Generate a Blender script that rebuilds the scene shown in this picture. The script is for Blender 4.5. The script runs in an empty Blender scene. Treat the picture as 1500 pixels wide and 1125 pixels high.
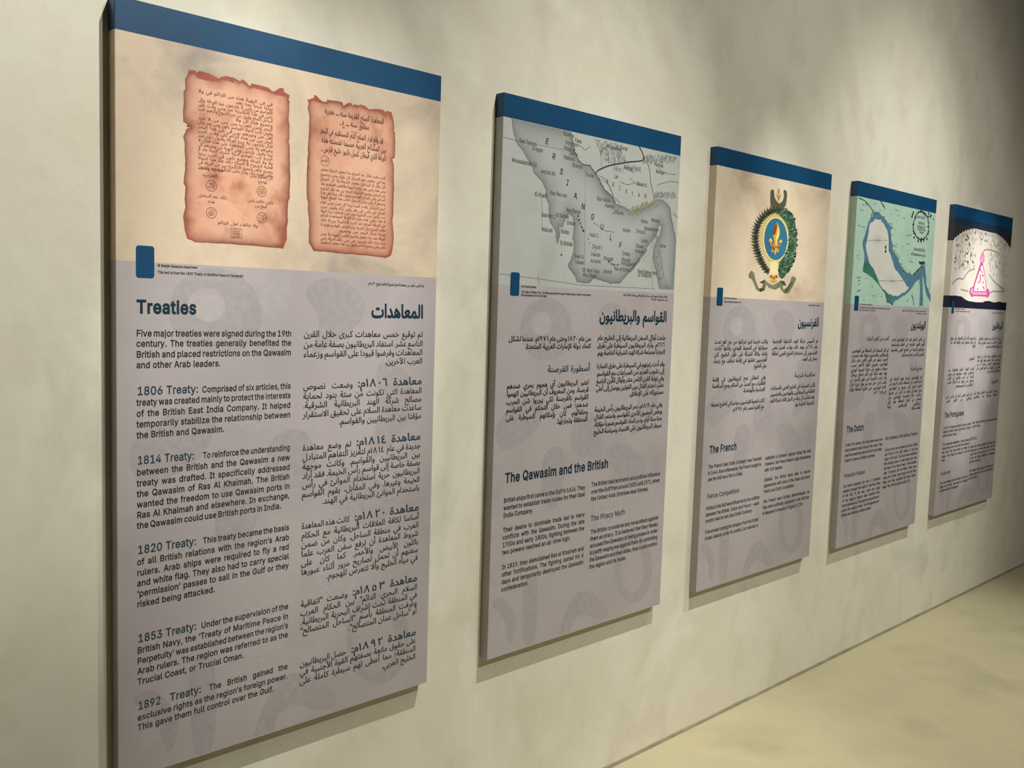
import bpy, bmesh, math, random, os, unicodedata
import numpy as np
from mathutils import Vector, Matrix
from mathutils.geometry import delaunay_2d_cdt, interpolate_bezier

random.seed(7)
SC = bpy.context.scene
COL = SC.collection

# ------------------------------------------------------------------ camera
CX, CY, CZ = -0.6841, -1.89294, 1.5262
PITCH, ROLL, YAW, FPX = -0.08488, 0.0317, 0.75959, 1348.96
fwd = Vector((math.cos(PITCH) * math.sin(YAW), math.cos(PITCH) * math.cos(YAW), math.sin(PITCH)))
r0 = Vector((math.cos(YAW), -math.sin(YAW), 0))
u0 = r0.cross(fwd)
right = r0 * math.cos(ROLL) + u0 * math.sin(ROLL)
up = -r0 * math.sin(ROLL) + u0 * math.cos(ROLL)
cam = bpy.data.cameras.new('camera')
cam.sensor_fit = 'HORIZONTAL'
cam.sensor_width = 36.0
cam.lens = FPX / 1500 * 36.0
cam.clip_start = 0.02
cam_ob = bpy.data.objects.new('camera', cam)
COL.objects.link(cam_ob)
cam_ob.matrix_world = Matrix(((right.x, up.x, -fwd.x, CX), (right.y, up.y, -fwd.y, CY),
                              (right.z, up.z, -fwd.z, CZ), (0, 0, 0, 1)))
SC.camera = cam_ob

# ------------------------------------------------------------------ light
w = bpy.data.worlds.new('world')
w.use_nodes = True
w.node_tree.nodes['Background'].inputs[0].default_value = (0.9, 0.9, 0.8, 1)
w.node_tree.nodes['Background'].inputs[1].default_value = 0.02
SC.world = w
SC.view_settings.view_transform = 'Standard'
SC.view_settings.look = 'None'
SC.view_settings.gamma = 1.0
SC.view_settings.use_curve_mapping = False
SC.view_settings.exposure = 0.09


def spot(name, loc, target, power, angle, blend, size=0.03, color=(1.0, 0.985, 0.92)):
    l = bpy.data.lights.new(name, 'SPOT')
    l.energy = power
    l.spot_size = math.radians(angle)
    l.spot_blend = blend
    l.shadow_soft_size = size
    l.color = color
    o = bpy.data.objects.new(name, l)
    COL.objects.link(o)
    o.location = loc
    o.rotation_euler = (Vector(target) - Vector(loc)).to_track_quat('-Z', 'Y').to_euler()
    return o


# steep wall washers close to the wall, and a second row further out in the room
KW = 58.0 * 1.948
spot('spot_lamp', (1.70, -1.847, 5.024), (1.185, 0.0, 0.211), 6.0 * KW, 38.0, 1.0)
spot('spot_lamp', (3.90, -1.847, 5.024), (3.248, 0.0, -0.005), 5.246 * KW, 44.4, 1.0)
# an added left-wall spot, then narrow accents on the first, third and fifth boards
spot('spot_lamp', (1.10, -1.847, 5.024), (-0.10, 0.0, 1.82), 6.2 * KW, 17.0, 0.85)
spot('spot_lamp', (1.00, -1.847, 5.024), (0.42, 0.0, 1.52), 6.6 * KW, 14.0, 1.0)
spot('spot_lamp', (2.62, -1.847, 5.024), (2.42, 0.0, 1.56), 5.0 * KW, 12.5, 1.0)
spot('spot_lamp', (4.70, -1.847, 5.024), (4.44, 0.0, 1.44), 11.0 * KW, 11.0, 1.0)
spot('spot_lamp', (1.70, -4.435, 5.00), (2.30, 0.0, -0.30), 3.43 * KW, 89.0, 0.7)
spot('spot_lamp', (4.60, -4.435, 5.00), (3.25, 0.0, 0.902), 1.7 * KW, 47.0, 0.7)
# an added downlight, bouncing fill light off the floor in front of the boards
spot('spot_lamp', (0.60, -3.0, 5.00), (0.70, -2.4, 0.0), 120, 70.0, 1.0, 0.06)

# ------------------------------------------------------------------ helpers


def lin(c):
    return tuple(((v / 255) / 12.92 if v / 255 <= 0.04045 else ((v / 255 + 0.055) / 1.055) ** 2.4) for v in c[:3]) + (1,)


def newmat(name, rough=0.5, spec=0.4):
    m = bpy.data.materials.new(name)
    m.use_nodes = True
    nt = m.node_tree
    b = nt.nodes['Principled BSDF']
    b.inputs['Roughness'].default_value = rough
    b.inputs['Specular IOR Level'].default_value = spec
    return m, nt, b


def flat(name, col, rough=0.5, spec=0.4):
    """printed ink: one colour with a very fine grain"""
    m, nt, b = newmat(name, rough, spec)
    N, L = nt.nodes, nt.links
    t = N.new('ShaderNodeTexCoord')
    n = N.new('ShaderNodeTexNoise')
    n.inputs['Scale'].default_value = 60
    n.inputs['Detail'].default_value = 2
    L.new(t.outputs['Object'], n.inputs['Vector'])
    r = N.new('ShaderNodeValToRGB')
    c = lin(col)
    r.color_ramp.elements[0].position, r.color_ramp.elements[1].position = 0.3, 0.7
    r.color_ramp.elements[0].color = tuple(v * 0.94 for v in c[:3]) + (1,)
    r.color_ramp.elements[1].color = tuple(min(1, v * 1.05) for v in c[:3]) + (1,)
    L.new(n.outputs['Fac'], r.inputs['Fac'])
    L.new(r.outputs['Color'], b.inputs['Base Color'])
    return m


def mottle(name, cols, scale=3.0, detail=6.0, rough=0.5, spec=0.4, stretch=(1, 1, 1), bump=0.0, bscale=200.0, edge=None,
           pos=(0.30, 0.70), fine=None, dist=0.0):
    """blotchy surface: noise through a colour ramp; edge=(colour,...) tints by the 'edge' attribute"""
    m, nt, b = newmat(name, rough, spec)
    N, L = nt.nodes, nt.links
    t = N.new('ShaderNodeTexCoord')
    mp = N.new('ShaderNodeMapping')
    mp.inputs['Scale'].default_value = stretch
    L.new(t.outputs['Object'], mp.inputs['Vector'])
    n = N.new('ShaderNodeTexNoise')
    n.inputs['Scale'].default_value = scale
    n.inputs['Detail'].default_value = detail
    n.inputs['Roughness'].default_value = 0.6
    n.inputs['Distortion'].default_value = dist
    L.new(mp.outputs['Vector'], n.inputs['Vector'])
    r = N.new('ShaderNodeValToRGB')
    els = r.color_ramp.elements
    k = len(cols)
    for i, c in enumerate(cols):
        p = pos[0] + (pos[1] - pos[0]) * i / max(1, k - 1)
        if i < 2:
            e = els[i]
            e.position = p
        else:
            e = els.new(p)
        e.color = lin(c)
    L.new(n.outputs['Fac'], r.inputs['Fac'])
    out = r.outputs['Color']
    if fine:
        n2 = N.new('ShaderNodeTexNoise')
        n2.inputs['Scale'].default_value = fine[0]
        n2.inputs['Detail'].default_value = 4
        L.new(mp.outputs['Vector'], n2.inputs['Vector'])
        r2 = N.new('ShaderNodeValToRGB')
        r2.color_ramp.elements[0].position, r2.color_ramp.elements[1].position = fine[3], fine[4]
        r2.color_ramp.elements[0].color = (0, 0, 0, 1)
        r2.color_ramp.elements[1].color = (fine[2],) * 3 + (1,)
        L.new(n2.outputs['Fac'], r2.inputs['Fac'])
        mx = N.new('ShaderNodeMix')
        mx.data_type = 'RGBA'
        L.new(r2.outputs['Color'], mx.inputs[0])
        L.new(out, mx.inputs[6])
        mx.inputs[7].default_value = lin(fine[1])
        out = mx.outputs[2]
    if edge:
        a = N.new('ShaderNodeAttribute')
        a.attribute_name = 'edge'
        mul = N.new('ShaderNodeMath')
        mul.operation = 'MULTIPLY_ADD'
        mul.inputs[1].default_value = 0.9
        sb = N.new('ShaderNodeMath')
        sb.operation = 'MULTIPLY'
        L.new(a.outputs['Fac'], sb.inputs[0])
        ad = N.new('ShaderNodeMath')
        ad.operation = 'ADD'
        ad.inputs[1].default_value = 0.5
        L.new(n.outputs['Fac'], ad.inputs[0])
        L.new(ad.outputs[0], sb.inputs[1])
        mx = N.new('ShaderNodeMix')
        mx.data_type = 'RGBA'
        L.new(sb.outputs[0], mx.inputs[0])
        L.new(out, mx.inputs[6])
        mx.inputs[7].default_value = lin(edge)
        out = mx.outputs[2]
    L.new(out, b.inputs['Base Color'])
    if bump:
        nb = N.new('ShaderNodeTexNoise')
        nb.inputs['Scale'].default_value = bscale
        nb.inputs['Detail'].default_value = 4
        L.new(mp.outputs['Vector'], nb.inputs['Vector'])
        bp = N.new('ShaderNodeBump')
        bp.inputs['Strength'].default_value = bump
        bp.inputs['Distance'].default_value = 0.01
        L.new(nb.outputs['Fac'], bp.inputs['Height'])
        L.new(bp.outputs['Normal'], b.inputs['Normal'])
    return m


def mesh_ob(name, verts, faces, mat, parent=None, attr=None, label=None):
    me = bpy.data.meshes.new(name)
    me.from_pydata([tuple(map(float, v)) for v in verts], [], faces)
    me.materials.append(mat)
    if attr is not None:
        a = me.attributes.new('edge', 'FLOAT', 'POINT')
        a.data.foreach_set('value', np.asarray(attr, dtype=np.float32))
    me.update()
    o = bpy.data.objects.new(name, me)
    COL.objects.link(o)
    if parent:
        o.parent = parent
    if label:
        o['label'] = label
    return o


def winding(pt, polys):
    x, y = pt
    wn = 0
    for P in polys:
        n = len(P)
        for i in range(n):
            x0, y0 = P[i]
            x1, y1 = P[(i + 1) % n]
            if y0 <= y < y1 or y1 <= y < y0:
                xi = x0 + (y - y0) / (y1 - y0) * (x1 - x0)
                if xi > x:
                    wn += 1 if y1 > y0 else -1
    return wn


def fill(polys, extra=()):
    """triangulate closed outlines by non-zero winding"""
    vs, es = [], []
    for P in polys:
        b = len(vs)
        vs += [Vector((float(p[0]), float(p[1]))) for p in P]
        es += [(b + i, b + (i + 1) % len(P)) for i in range(len(P))]
    vs += [Vector((float(p[0]), float(p[1]))) for p in extra]
    V, _, F, _, _, _ = delaunay_2d_cdt(vs, es, [], 0, 1e-6)
    out = []
    for f in F:
        c = (V[f[0]] + V[f[1]] + V[f[2]]) / 3
        if winding((c.x, c.y), polys):
            out.append(tuple(f))
    return [(v.x, v.y) for v in V], out


# ------------------------------------------------------------------ lettering
INTER = None
try:
    INTER = bpy.data.fonts.load(os.path.join(bpy.utils.system_resource('DATAFILES', path='fonts'), 'Inter.woff2'))
except Exception:
    INTER = None
_curve = bpy.data.curves.new('glyph', 'FONT')
_cob = bpy.data.objects.new('glyph', _curve)
COL.objects.link(_cob)
DEFAULT_FONT = _curve.font


def raw_outlines(s, latin):
    _curve.body = s
    f = INTER if (latin and INTER) else DEFAULT_FONT
    if f:
        _curve.font = f
    bpy.context.view_layer.update()
    dg = bpy.context.evaluated_depsgraph_get()
    c = _cob.to_curve(dg)
    res = []
    for sp in c.splines:
        pts = []
        bz = sp.bezier_points
        n = len(bz)
        if n == 0:
            pts = [(p.co[0], p.co[1]) for p in sp.points]
        for i in range(n):
            a, b = bz[i], bz[(i + 1) % n]
            if (a.handle_right - a.co).length < 1e-5 and (b.handle_left - b.co).length < 1e-5:
                pts.append((a.co.x, a.co.y))
            else:
                d = (b.co - a.co)
                straight = abs(d.cross(a.handle_right - a.co).z) + abs(d.cross(b.handle_left - b.co).z) < 1e-5
                seg = 1 if straight else 3
                q = interpolate_bezier(a.co, a.handle_right, b.handle_left, b.co, seg + 1)
                pts += [(v.x, v.y) for v in q[:-1]]
        cl = []
        for p in pts:
            if not cl or (p[0] - cl[-1][0]) ** 2 + (p[1] - cl[-1][1]) ** 2 > 1e-8:
                cl.append(p)
        if len(cl) > 2 and (cl[0][0] - cl[-1][0]) ** 2 + (cl[0][1] - cl[-1][1]) ** 2 < 1e-8:
            cl.pop()
        if len(cl) > 2:
            res.append(cl)
    _cob.to_curve_clear()
    return res


def bar_x(s, latin):
    o = raw_outlines(s, latin)
    return max(min(p[0] for p in c) for c in o)


_bar = {True: bar_x('|', True), False: bar_x('|', False)}
_cap = {}
_glyphs = {}


def cap_h(latin):
    if latin not in _cap:
        o = raw_outlines('H' if latin else '\ufe8d', latin)
        _cap[latin] = max(p[1] for c in o for p in c)
    return _cap[latin]


def area2(P):
    return sum(P[i][0] * P[(i + 1) % len(P)][1] - P[(i + 1) % len(P)][0] * P[i][1] for i in range(len(P)))


def glyph(ch, latin, bold):
    """(vertices, triangles, advance) scaled to a cap height of one"""
    k = (ch, latin, round(bold, 3))
    if k in _glyphs:
        return _glyphs[k]
    s = 1.0 / cap_h(latin)
    adv = (bar_x(ch + '|', latin) - _bar[latin]) * s
    if '\u0660' <= ch <= '\u0669':
        adv *= 1.35
    o = [] if ch == ' ' else [[(p[0] * s, p[1] * s) for p in c] for c in raw_outlines(ch, latin)]
    if o and bold:
        big = max(o, key=lambda c: abs(area2(c)))
        sg = 1 if area2(big) > 0 else -1
        res = []
        for c in o:
            n = len(c)
            q = []
            for i in range(n):
                ax, ay = c[i - 1]
                bx, by = c[i]
                dx, dy = c[(i + 1) % n]
                n1 = Vector((by - ay, -(bx - ax))).normalized()
                n2 = Vector((dy - by, -(dx - bx))).normalized()
                m = n1 + n2
                if m.length < 1e-4:
                    m = n1
                m.normalize()
                m = m / max(0.55, m.dot(n1))
                q.append((bx + m.x * bold * sg, by + m.y * bold * sg))
            res.append(q)
        o = res
        adv += bold * (1.0 if latin else 0.0)
    if o:
        try:
            V, F = fill(o)
        except Exception:
            V, F = [], []
    else:
        V, F = [], []
    g = (np.array(V).reshape(-1, 2), F, adv)
    _glyphs[k] = g
    return g


FORMS = {}
for cp in range(0xFE80, 0xFEFD):
    d = unicodedata.decomposition(chr(cp)).split()
    if len(d) >= 2:
        FORMS[(''.join(chr(int(x, 16)) for x in d[1:]), d[0].strip('<>'))] = chr(cp)


def shape(word):
    """contextual letter forms, returned in visual (left to right) order"""
    word = ''.join(c for c in word if not ('\u064b' <= c <= '\u0652'))
    toks, i = [], 0
    while i < len(word):
        if word[i:i + 2] in ('لا', 'لأ', 'لإ', 'لآ'):
            toks.append(word[i:i + 2])
            i += 2
        else:
            toks.append(word[i])
            i += 1

    def joins_next(t):
        return t == 'ـ' or (t, 'initial') in FORMS

    def joins_prev(t):
        return t == 'ـ' or (t, 'final') in FORMS
    out = []
    for j, t in enumerate(toks):
        p = j > 0 and joins_next(toks[j - 1]) and joins_prev(t)
        n = j + 1 < len(toks) and joins_next(t) and joins_prev(toks[j + 1])
        f = 'medial' if p and n else 'final' if p else 'initial' if n else 'isolated'
        out.append(FORMS.get((t, f), t))
    out.reverse()
    res, run = [], []
    for c in out:                               # digits keep their own order
        if '\u0660' <= c <= '\u0669':
            run.insert(0, c)
        else:
            res += run + [c]
            run = []
    return res + run


class Text:
    """collects glyph triangles of one printed block"""

    def __init__(self):
        self.v, self.f, self.k = [], [], 0

    def put(self, g, x, z, sx, sz, rot=0.0):
        b = len(self.v)
        V = g[0]
        c, s = math.cos(rot), math.sin(rot)
        for p in V:
            a, d = p[0] * sx, p[1] * sz
            self.v.append((x + a * c - d * s, z + a * s + d * c, self.k * 5e-6))
        self.k = (self.k + 1) % 8
        self.f += [tuple(i + b for i in t) for t in g[1]]

    def line(self, text, x0, x1, z, cap, mode='L', latin=True, bold=0.0, xs=0.87, tight=0.62):
        """mode L/R natural, J justified between x0 and x1, F fitted by width"""
        words = text.split(' ')
        words = [w for w in words if w]
        runs = [[glyph(c, latin, bold) for c in (w if latin else shape(w))] for w in words]
        widths = [sum(g[2] for g in r) for r in runs]
        sx = cap * xs
        sp = 0.36 * cap if latin else 0.42 * cap
        n = len(words)
        tot = sum(widths) * sx
        W = x1 - x0
        if mode == 'F':
            k = W / (tot + sp * (n - 1))
            sx *= k
            sp *= k
        elif mode == 'J':
            if n > 1:
                s2 = (W - tot) / (n - 1)
                lo = sp * tight
                if s2 < lo:
                    sx *= (W - lo * (n - 1)) / tot
                    s2 = lo
                sp = s2
            else:
                sx *= min(1, W / tot)
        else:
            if tot + sp * (n - 1) > W > 0:
                k = W / (tot + sp * (n - 1))
                sx *= k
                sp *= k
        tot = sum(widths) * sx + sp * (n - 1)
        if latin:
            x = x0
            for r in runs:
                for g in r:
                    self.put(g, x, z, sx, cap)
                    x += g[2] * sx
                x += sp
            return x - sp
        x = x1
        for r, wd in zip(runs, widths):
            x -= wd * sx
            q = x
            for g in r:
                self.put(g, q, z, sx, cap)
                q += g[2] * sx
            x -= sp
        return x + sp

    def free(self, text, x, z, cap, rot=0.0, latin=True, bold=0.0, xs=0.9):
        for c in (text if latin else [g for wd in reversed(text.split(' ')) for g in shape(wd) + [' ']]):
            g = glyph(c, latin, bold)
            self.put(g, x, z, cap * xs, cap, rot)
            x += g[2] * cap * xs * math.cos(rot)
            z += g[2] * cap * xs * math.sin(rot)

    def build(self, name, mat, parent, layer=1, label=None):
        y = -(T + 0.00012 * layer)
        return mesh_ob(name, [(a, y - d, b) for a, b, d in self.v], self.f, mat, parent, label=label)


# ------------------------------------------------------------------ panels: geometry and plane mapping
T = 0.0308                                    # thickness of a panel
FLOOR_REF = 2.09496
SPEC = [(0.0, 0.0013, 0.806, 1.5762), (1.021, 0.0, 0.7917, 1.5678), (2.022, -0.0026, 0.7999, 1.5645),
        (3.0473, -0.0016, 0.8041, 1.5738), (4.0834, 0.0029, 0.7981, 1.574)]
BAND = 0.0633
roots = []


def at(i, px, py):
    """photo pixel -> (x, z) on the front of panel i"""
    d = fwd + right * ((px - 750) / FPX) - up * ((py - 562.5) / FPX)
    k = (-T - CY) / d.y
    return (CX + d.x * k - SPEC[i][0], CZ + d.z * k - (FLOOR_REF + SPEC[i][1] - SPEC[i][3]))


def tracer(i, box, outw):
    s = (box[2] - box[0]) / outw
    return lambda pts: [at(i, box[0] + p[0] * s, box[1] + p[1] * s) for p in pts]


def slab(name, x1, z0, z1, mat, parent, r=0.0015, label=None):
    """one height section of the wrapped board, front corners rounded"""
    prof = [(0, 0)]
    for k in range(5):
        a = math.pi + k * math.pi / 8
        prof.append((r + r * math.cos(a), -T + r + r * math.sin(a)))
    for k in range(5):
        a = 1.5 * math.pi + k * math.pi / 8
        prof.append((x1 - r + r * math.cos(a), -T + r + r * math.sin(a)))
    prof.append((x1, 0))
    n = len(prof)
    v = [(p[0], p[1], z0) for p in prof] + [(p[0], p[1], z1) for p in prof]
    f = [(i, (i + 1) % n, n + (i + 1) % n, n + i) for i in range(n)]
    f += [tuple(reversed(range(n))), tuple(range(n, 2 * n))]
    return mesh_ob(name, v, f, mat, parent, label=label)


def edge_patch(name, z0, z1, mat, parent, r=0.0015, label=None):
    """the print carried round the left edge of a board"""
    o = 0.00015
    prof = [(-o, -0.0005)]
    for k in range(5):
        a = math.pi + k * math.pi / 8
        prof.append((r + (r + o) * math.cos(a), -T + r + (r + o) * math.sin(a)))
    n = len(prof)
    v = [(p[0], p[1], z0) for p in prof] + [(p[0], p[1], z1) for p in prof]
    return mesh_ob(name, v, [(i, i + 1, n + i + 1, n + i) for i in range(n - 1)], mat, parent, label=label)


def shape2d(name, polys, mat, parent, layer, spacing=None, reach=0.02, label=None):
    """flat printed shape(s); spacing adds inner points and an 'edge' attribute"""
    y = -(T + 0.00012 * layer)
    if not spacing:
        V, F = [], []
        for P in polys:
            v, f = fill([P])
            F += [tuple(i + len(V) for i in t) for t in f]
            V += v
        return mesh_ob(name, [(a, y, b) for a, b in V], F, mat, parent, label=label)
    P = polys[0]
    A = np.array(P)
    ex = []
    for gx in np.arange(A[:, 0].min() + spacing / 2, A[:, 0].max(), spacing):
        for gz in np.arange(A[:, 1].min() + spacing / 2, A[:, 1].max(), spacing):
            q = (gx + random.uniform(-.3, .3) * spacing, gz + random.uniform(-.3, .3) * spacing)
            if winding(q, [P]):
                ex.append(q)
    V, F = fill([P], ex)
    B = np.roll(A, -1, axis=0)
    D = B - A
    at_ = []
    for v in V:
        v = np.array(v)
        t = np.clip(((v - A) * D).sum(1) / np.maximum((D * D).sum(1), 1e-12), 0, 1)
        d = np.sqrt((((A + D * t[:, None]) - v) ** 2).sum(1)).min()
        at_.append(math.exp(-d / reach))
    return mesh_ob(name, [(a, y, b) for a, b in V], F, mat, parent, attr=at_, label=label)


def smooth(pts, n=4, closed=False):
    """Catmull-Rom through the traced points"""
    m = len(pts)
    out = []
    rng = range(m) if closed else range(m - 1)
    for i in rng:
        if closed:
            p0, p1, p2, p3 = pts[i - 1], pts[i], pts[(i + 1) % m], pts[(i + 2) % m]
        else:
            p0, p1, p2, p3 = pts[max(0, i - 1)], pts[i], pts[i + 1], pts[min(m - 1, i + 2)]
        for k in range(n):
            t = k / n
            out.append(tuple(0.5 * (2 * b + (c - a) * t + (2 * a - 5 * b + 4 * c - d) * t * t + (3 * b - a - 3 * c + d) * t ** 3)
                             for a, b, c, d in zip(p0, p1, p2, p3)))
    if not closed:
        out.append(tuple(pts[-1]))
    return out


def rough_line(pts, amp, step):
    """subdivide and jitter a traced outline (ragged coast, torn edge)"""
    out = []
    for a, b in zip(pts[:-1], pts[1:]):
        L = math.hypot(b[0] - a[0], b[1] - a[1])
        n = max(1, int(L / step))
        for k in range(n):
            t = k / n
            out.append((a[0] + (b[0] - a[0]) * t + random.uniform(-amp, amp), a[1] + (b[1] - a[1]) * t + random.uniform(-amp, amp)))
    out.append(pts[-1])
    return out


class Strokes:
    def __init__(self):
        self.v, self.f, self.k = [], [], 0

    def slot(self):
        self.k = (self.k + 1) % 16
        return self.k * 5e-6

    def line(self, pts, wd, taper=False):
        n = len(pts)
        b = len(self.v)
        e = self.slot()
        for i, p in enumerate(pts):
            a = pts[max(0, i - 1)]
            c = pts[min(n - 1, i + 1)]
            d = Vector((c[0] - a[0], c[1] - a[1]))
            if d.length < 1e-9:
                d = Vector((1, 0))
            d.normalize()
            h = wd / 2 * ((1 - i / max(1, n - 1)) if taper else 1)
            self.v += [(p[0] - d.y * h, p[1] + d.x * h, e), (p[0] + d.y * h, p[1] - d.x * h, e)]
        self.f += [(b + 2 * i, b + 2 * i + 1, b + 2 * i + 3, b + 2 * i + 2) for i in range(n - 1)]

    def ring(self, c, rx, rz, wd, n=28):
        self.line([(c[0] + rx * math.cos(k / n * 2 * math.pi), c[1] + rz * math.sin(k / n * 2 * math.pi)) for k in range(n + 1)], wd)

    def dot(self, c, rx, rz=None, n=7):
        rz = rz or rx
        b = len(self.v)
        e = self.slot()
        self.v += [(c[0] + rx * math.cos(k / n * 2 * math.pi), c[1] + rz * math.sin(k / n * 2 * math.pi), e) for k in range(n)]
        self.f.append(tuple(range(b, b + n)))

    def poly(self, P):
        v, f = fill([P])
        b = len(self.v)
        e = self.slot()
        self.v += [(p[0], p[1], e) for p in v]
        self.f += [tuple(i + b for i in t) for t in f]

    def build(self, name, mat, parent, layer, label=None):
        y = -(T + 0.00012 * layer)
        return mesh_ob(name, [(a, y - d, b) for a, b, d in self.v], self.f, mat, parent, label=label)


def ellipse(c, rx, rz, n=40):
    return [(c[0] + rx * math.cos(k / n * 2 * math.pi), c[1] + rz * math.sin(k / n * 2 * math.pi)) for k in range(n)]


def rrect(x0, z0, x1, z1, r, n=5):
    out = []
    for cx, cz, a0 in ((x1 - r, z1 - r, 0), (x0 + r, z1 - r, 90), (x0 + r, z0 + r, 180), (x1 - r, z0 + r, 270)):
        for k in range(n + 1):
            a = math.radians(a0 + 90 * k / n)
            out.append((cx + r * math.cos(a), cz + r * math.sin(a)))
    return out


# ------------------------------------------------------------------ room
M_WALL = mottle('cream_plaster', [(196, 192, 176), (222, 217, 200), (214, 207, 188), (228, 224, 208)], scale=1.6, detail=9, rough=0.62, spec=0.25,
                stretch=(1.0, 1.0, 0.75), bump=0.10, bscale=26, pos=(0.28, 0.74), fine=(7.0, (198, 190, 168), 0.55, 0.52, 0.78), dist=0.6)
M_FLOOR = mottle('cream_floor_paint', [(162, 154, 122), (178, 170, 136), (170, 162, 130)], scale=2.2, detail=5, rough=0.38, spec=0.35, bump=0.03, bscale=90)
M_CEIL = mottle('dark_ceiling_paint', [(70, 68, 62), (80, 77, 70)], scale=3, rough=0.8)


def plane(name, verts, mat):
    o = mesh_ob(name, verts, [(0, 1, 2, 3)], mat)
    o['kind'] = 'structure'
    return o


XL, XR, YB, ZC = -3.6, 10.0, -6.5, 5.2


def wallbox(name, a, b, mat):
    v = [(x, y, z) for x in (a[0], b[0]) for y in (a[1], b[1]) for z in (a[2], b[2])]
    f = [(0, 1, 3, 2), (4, 6, 7, 5), (0, 4, 5, 1), (2, 3, 7, 6), (0, 2, 6, 4), (1, 5, 7, 3)]
    o = mesh_ob(name, v, f, mat)
    o['kind'] = 'structure'
    return o


wallbox('wall_back', (XL, 0, -0.0), (XR, 0.15, ZC), M_WALL)
M_FAR = mottle('grey_gallery_paint', [(146, 141, 126), (160, 155, 139)], scale=2, rough=0.8)
wallbox('wall_left', (XL - 0.15, YB, 0), (XL, 0.15, ZC), M_FAR)
wallbox('wall_right', (XR, YB, 0), (XR + 0.15, 0.15, ZC), M_FAR)
wallbox('wall_front', (XL, YB - 0.15, 0), (XR, YB, ZC), M_FAR)
wallbox('floor', (XL - 0.15, YB - 0.15, -0.12), (XR + 0.15, 0.15, 0.0), M_FLOOR)
wallbox('ceiling', (XL - 0.15, YB - 0.15, ZC), (XR + 0.15, 0.15, ZC + 0.1), M_CEIL)
# dark bead where the plaster meets the floor
M_BEAD = mottle('dark_joint', [(120, 112, 90), (150, 142, 118)], scale=9, rough=0.8)
bead_v, bead_f = [], []
nb = 120
for k in range(nb + 1):
    x = XL + (XR - XL) * k / nb
    h = 0.010 + 0.0012 * math.sin(k * 1.7) + random.uniform(-.001, .001)
    bead_v += [(x, 0.0, h), (x, -0.004, h * 0.6), (x, -0.006, 0.0005)]
for k in range(nb):
    a = 3 * k
    bead_f += [(a, a + 1, a + 4, a + 3), (a + 1, a + 2, a + 5, a + 4)]
tr = mesh_ob('trim_1', bead_v, bead_f, M_BEAD)
tr['kind'] = 'structure'

# ------------------------------------------------------------------ shared print colours
M_BLUE = mottle('petrol_blue_print', [(8, 62, 97), (13, 72, 109)], scale=5, rough=0.42, spec=0.45, bump=0.05, bscale=500)
M_FIELD = mottle('lavender_grey_print', [(162, 154, 155), (174, 166, 166), (168, 160, 161)], scale=3.0, rough=0.42, spec=0.45, bump=0.05, bscale=500)
M_MARK_D = flat('watermark_darker', (164, 156, 157), 0.42, 0.45)
M_MARK_L = flat('watermark_lighter', (174, 167, 167), 0.42, 0.45)
M_TITLE = flat('dark_teal_ink', (18, 48, 62), 0.45)
M_HEAD = flat('slate_teal_ink', (34, 58, 70), 0.45)
M_INK = flat('brown_black_ink', (38, 33, 34), 0.45)
M_CAPT = flat('caption_ink', (62, 52, 54), 0.45)

LABELS = [
    'tall wall panel headed Treaties with two reddish parchment pages, nearest the camera',
    'tall wall panel headed The Qawasim and the British with a pale grey gulf map',
    'tall wall panel headed The French with a green wreath crest on beige',
    'tall wall panel headed The Dutch with a mint green map of a gulf',
    'tall wall panel headed The Portuguese with a pink tower under a dark sky, farthest away']
PICZ = []
for i, (px_, pz_, W_, H_) in enumerate(SPEC):
    e = bpy.data.objects.new('exhibition_panel', None)
    COL.objects.link(e)
    e.location = (px_, 0.0, FLOOR_REF + pz_ - H_)
    e['label'] = LABELS[i]
    e['category'] = 'display panel'
    e['group'] = 'exhibition panels along the plaster wall'
    roots.append(e)
for i, p in enumerate([(168, 381.0), (730.4, 416.6), (1039, 434.6), (1245, 444.7), (1390, 450.3)]):
    PICZ.append(at(i, *p)[1])

M_PIC = [
    mottle('aged_beige_print', [(150, 140, 130), (188, 171, 152), (210, 191, 166), (206, 182, 162)], scale=3.0, rough=0.42, spec=0.45, pos=(0.30, 0.66), bump=0.05, bscale=500, dist=0.5),
    mottle('pale_grey_map_print', [(166, 167, 163), (180, 182, 177), (172, 175, 171)], scale=4.0, rough=0.42, spec=0.45, bump=0.05, bscale=500),
    mottle('warm_beige_print', [(184, 164, 142), (214, 196, 170), (222, 208, 184)], scale=3.0, rough=0.42, spec=0.45, pos=(0.32, 0.6), bump=0.05, bscale=500, dist=0.4),
    mottle('mint_map_print', [(156, 188, 168), (172, 200, 182), (164, 194, 178)], scale=3.4, rough=0.42, spec=0.45, bump=0.05, bscale=500),
    mottle('off_white_drawing_print', [(206, 196, 186), (222, 214, 204), (214, 202, 194)], scale=4.0, rough=0.38, spec=0.5, bump=0.05, bscale=500)]

# watermark forms shared by the five boards, traced from the second board
tw = tracer(1, (700, 440, 1000, 665), 1500)
tw2 = tracer(1, (700, 650, 1000, 980), 1023)


def oval(tr_, cx, cy, rx, ry, n=36):
    return tr_([(cx + rx * math.cos(k / n * 2 * math.pi), cy + ry * math.sin(k / n * 2 * math.pi)) for k in range(n)])


def ring_poly(outer, inner):
    return outer + [outer[0]] + [inner[0]] + list(reversed(inner))


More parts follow.
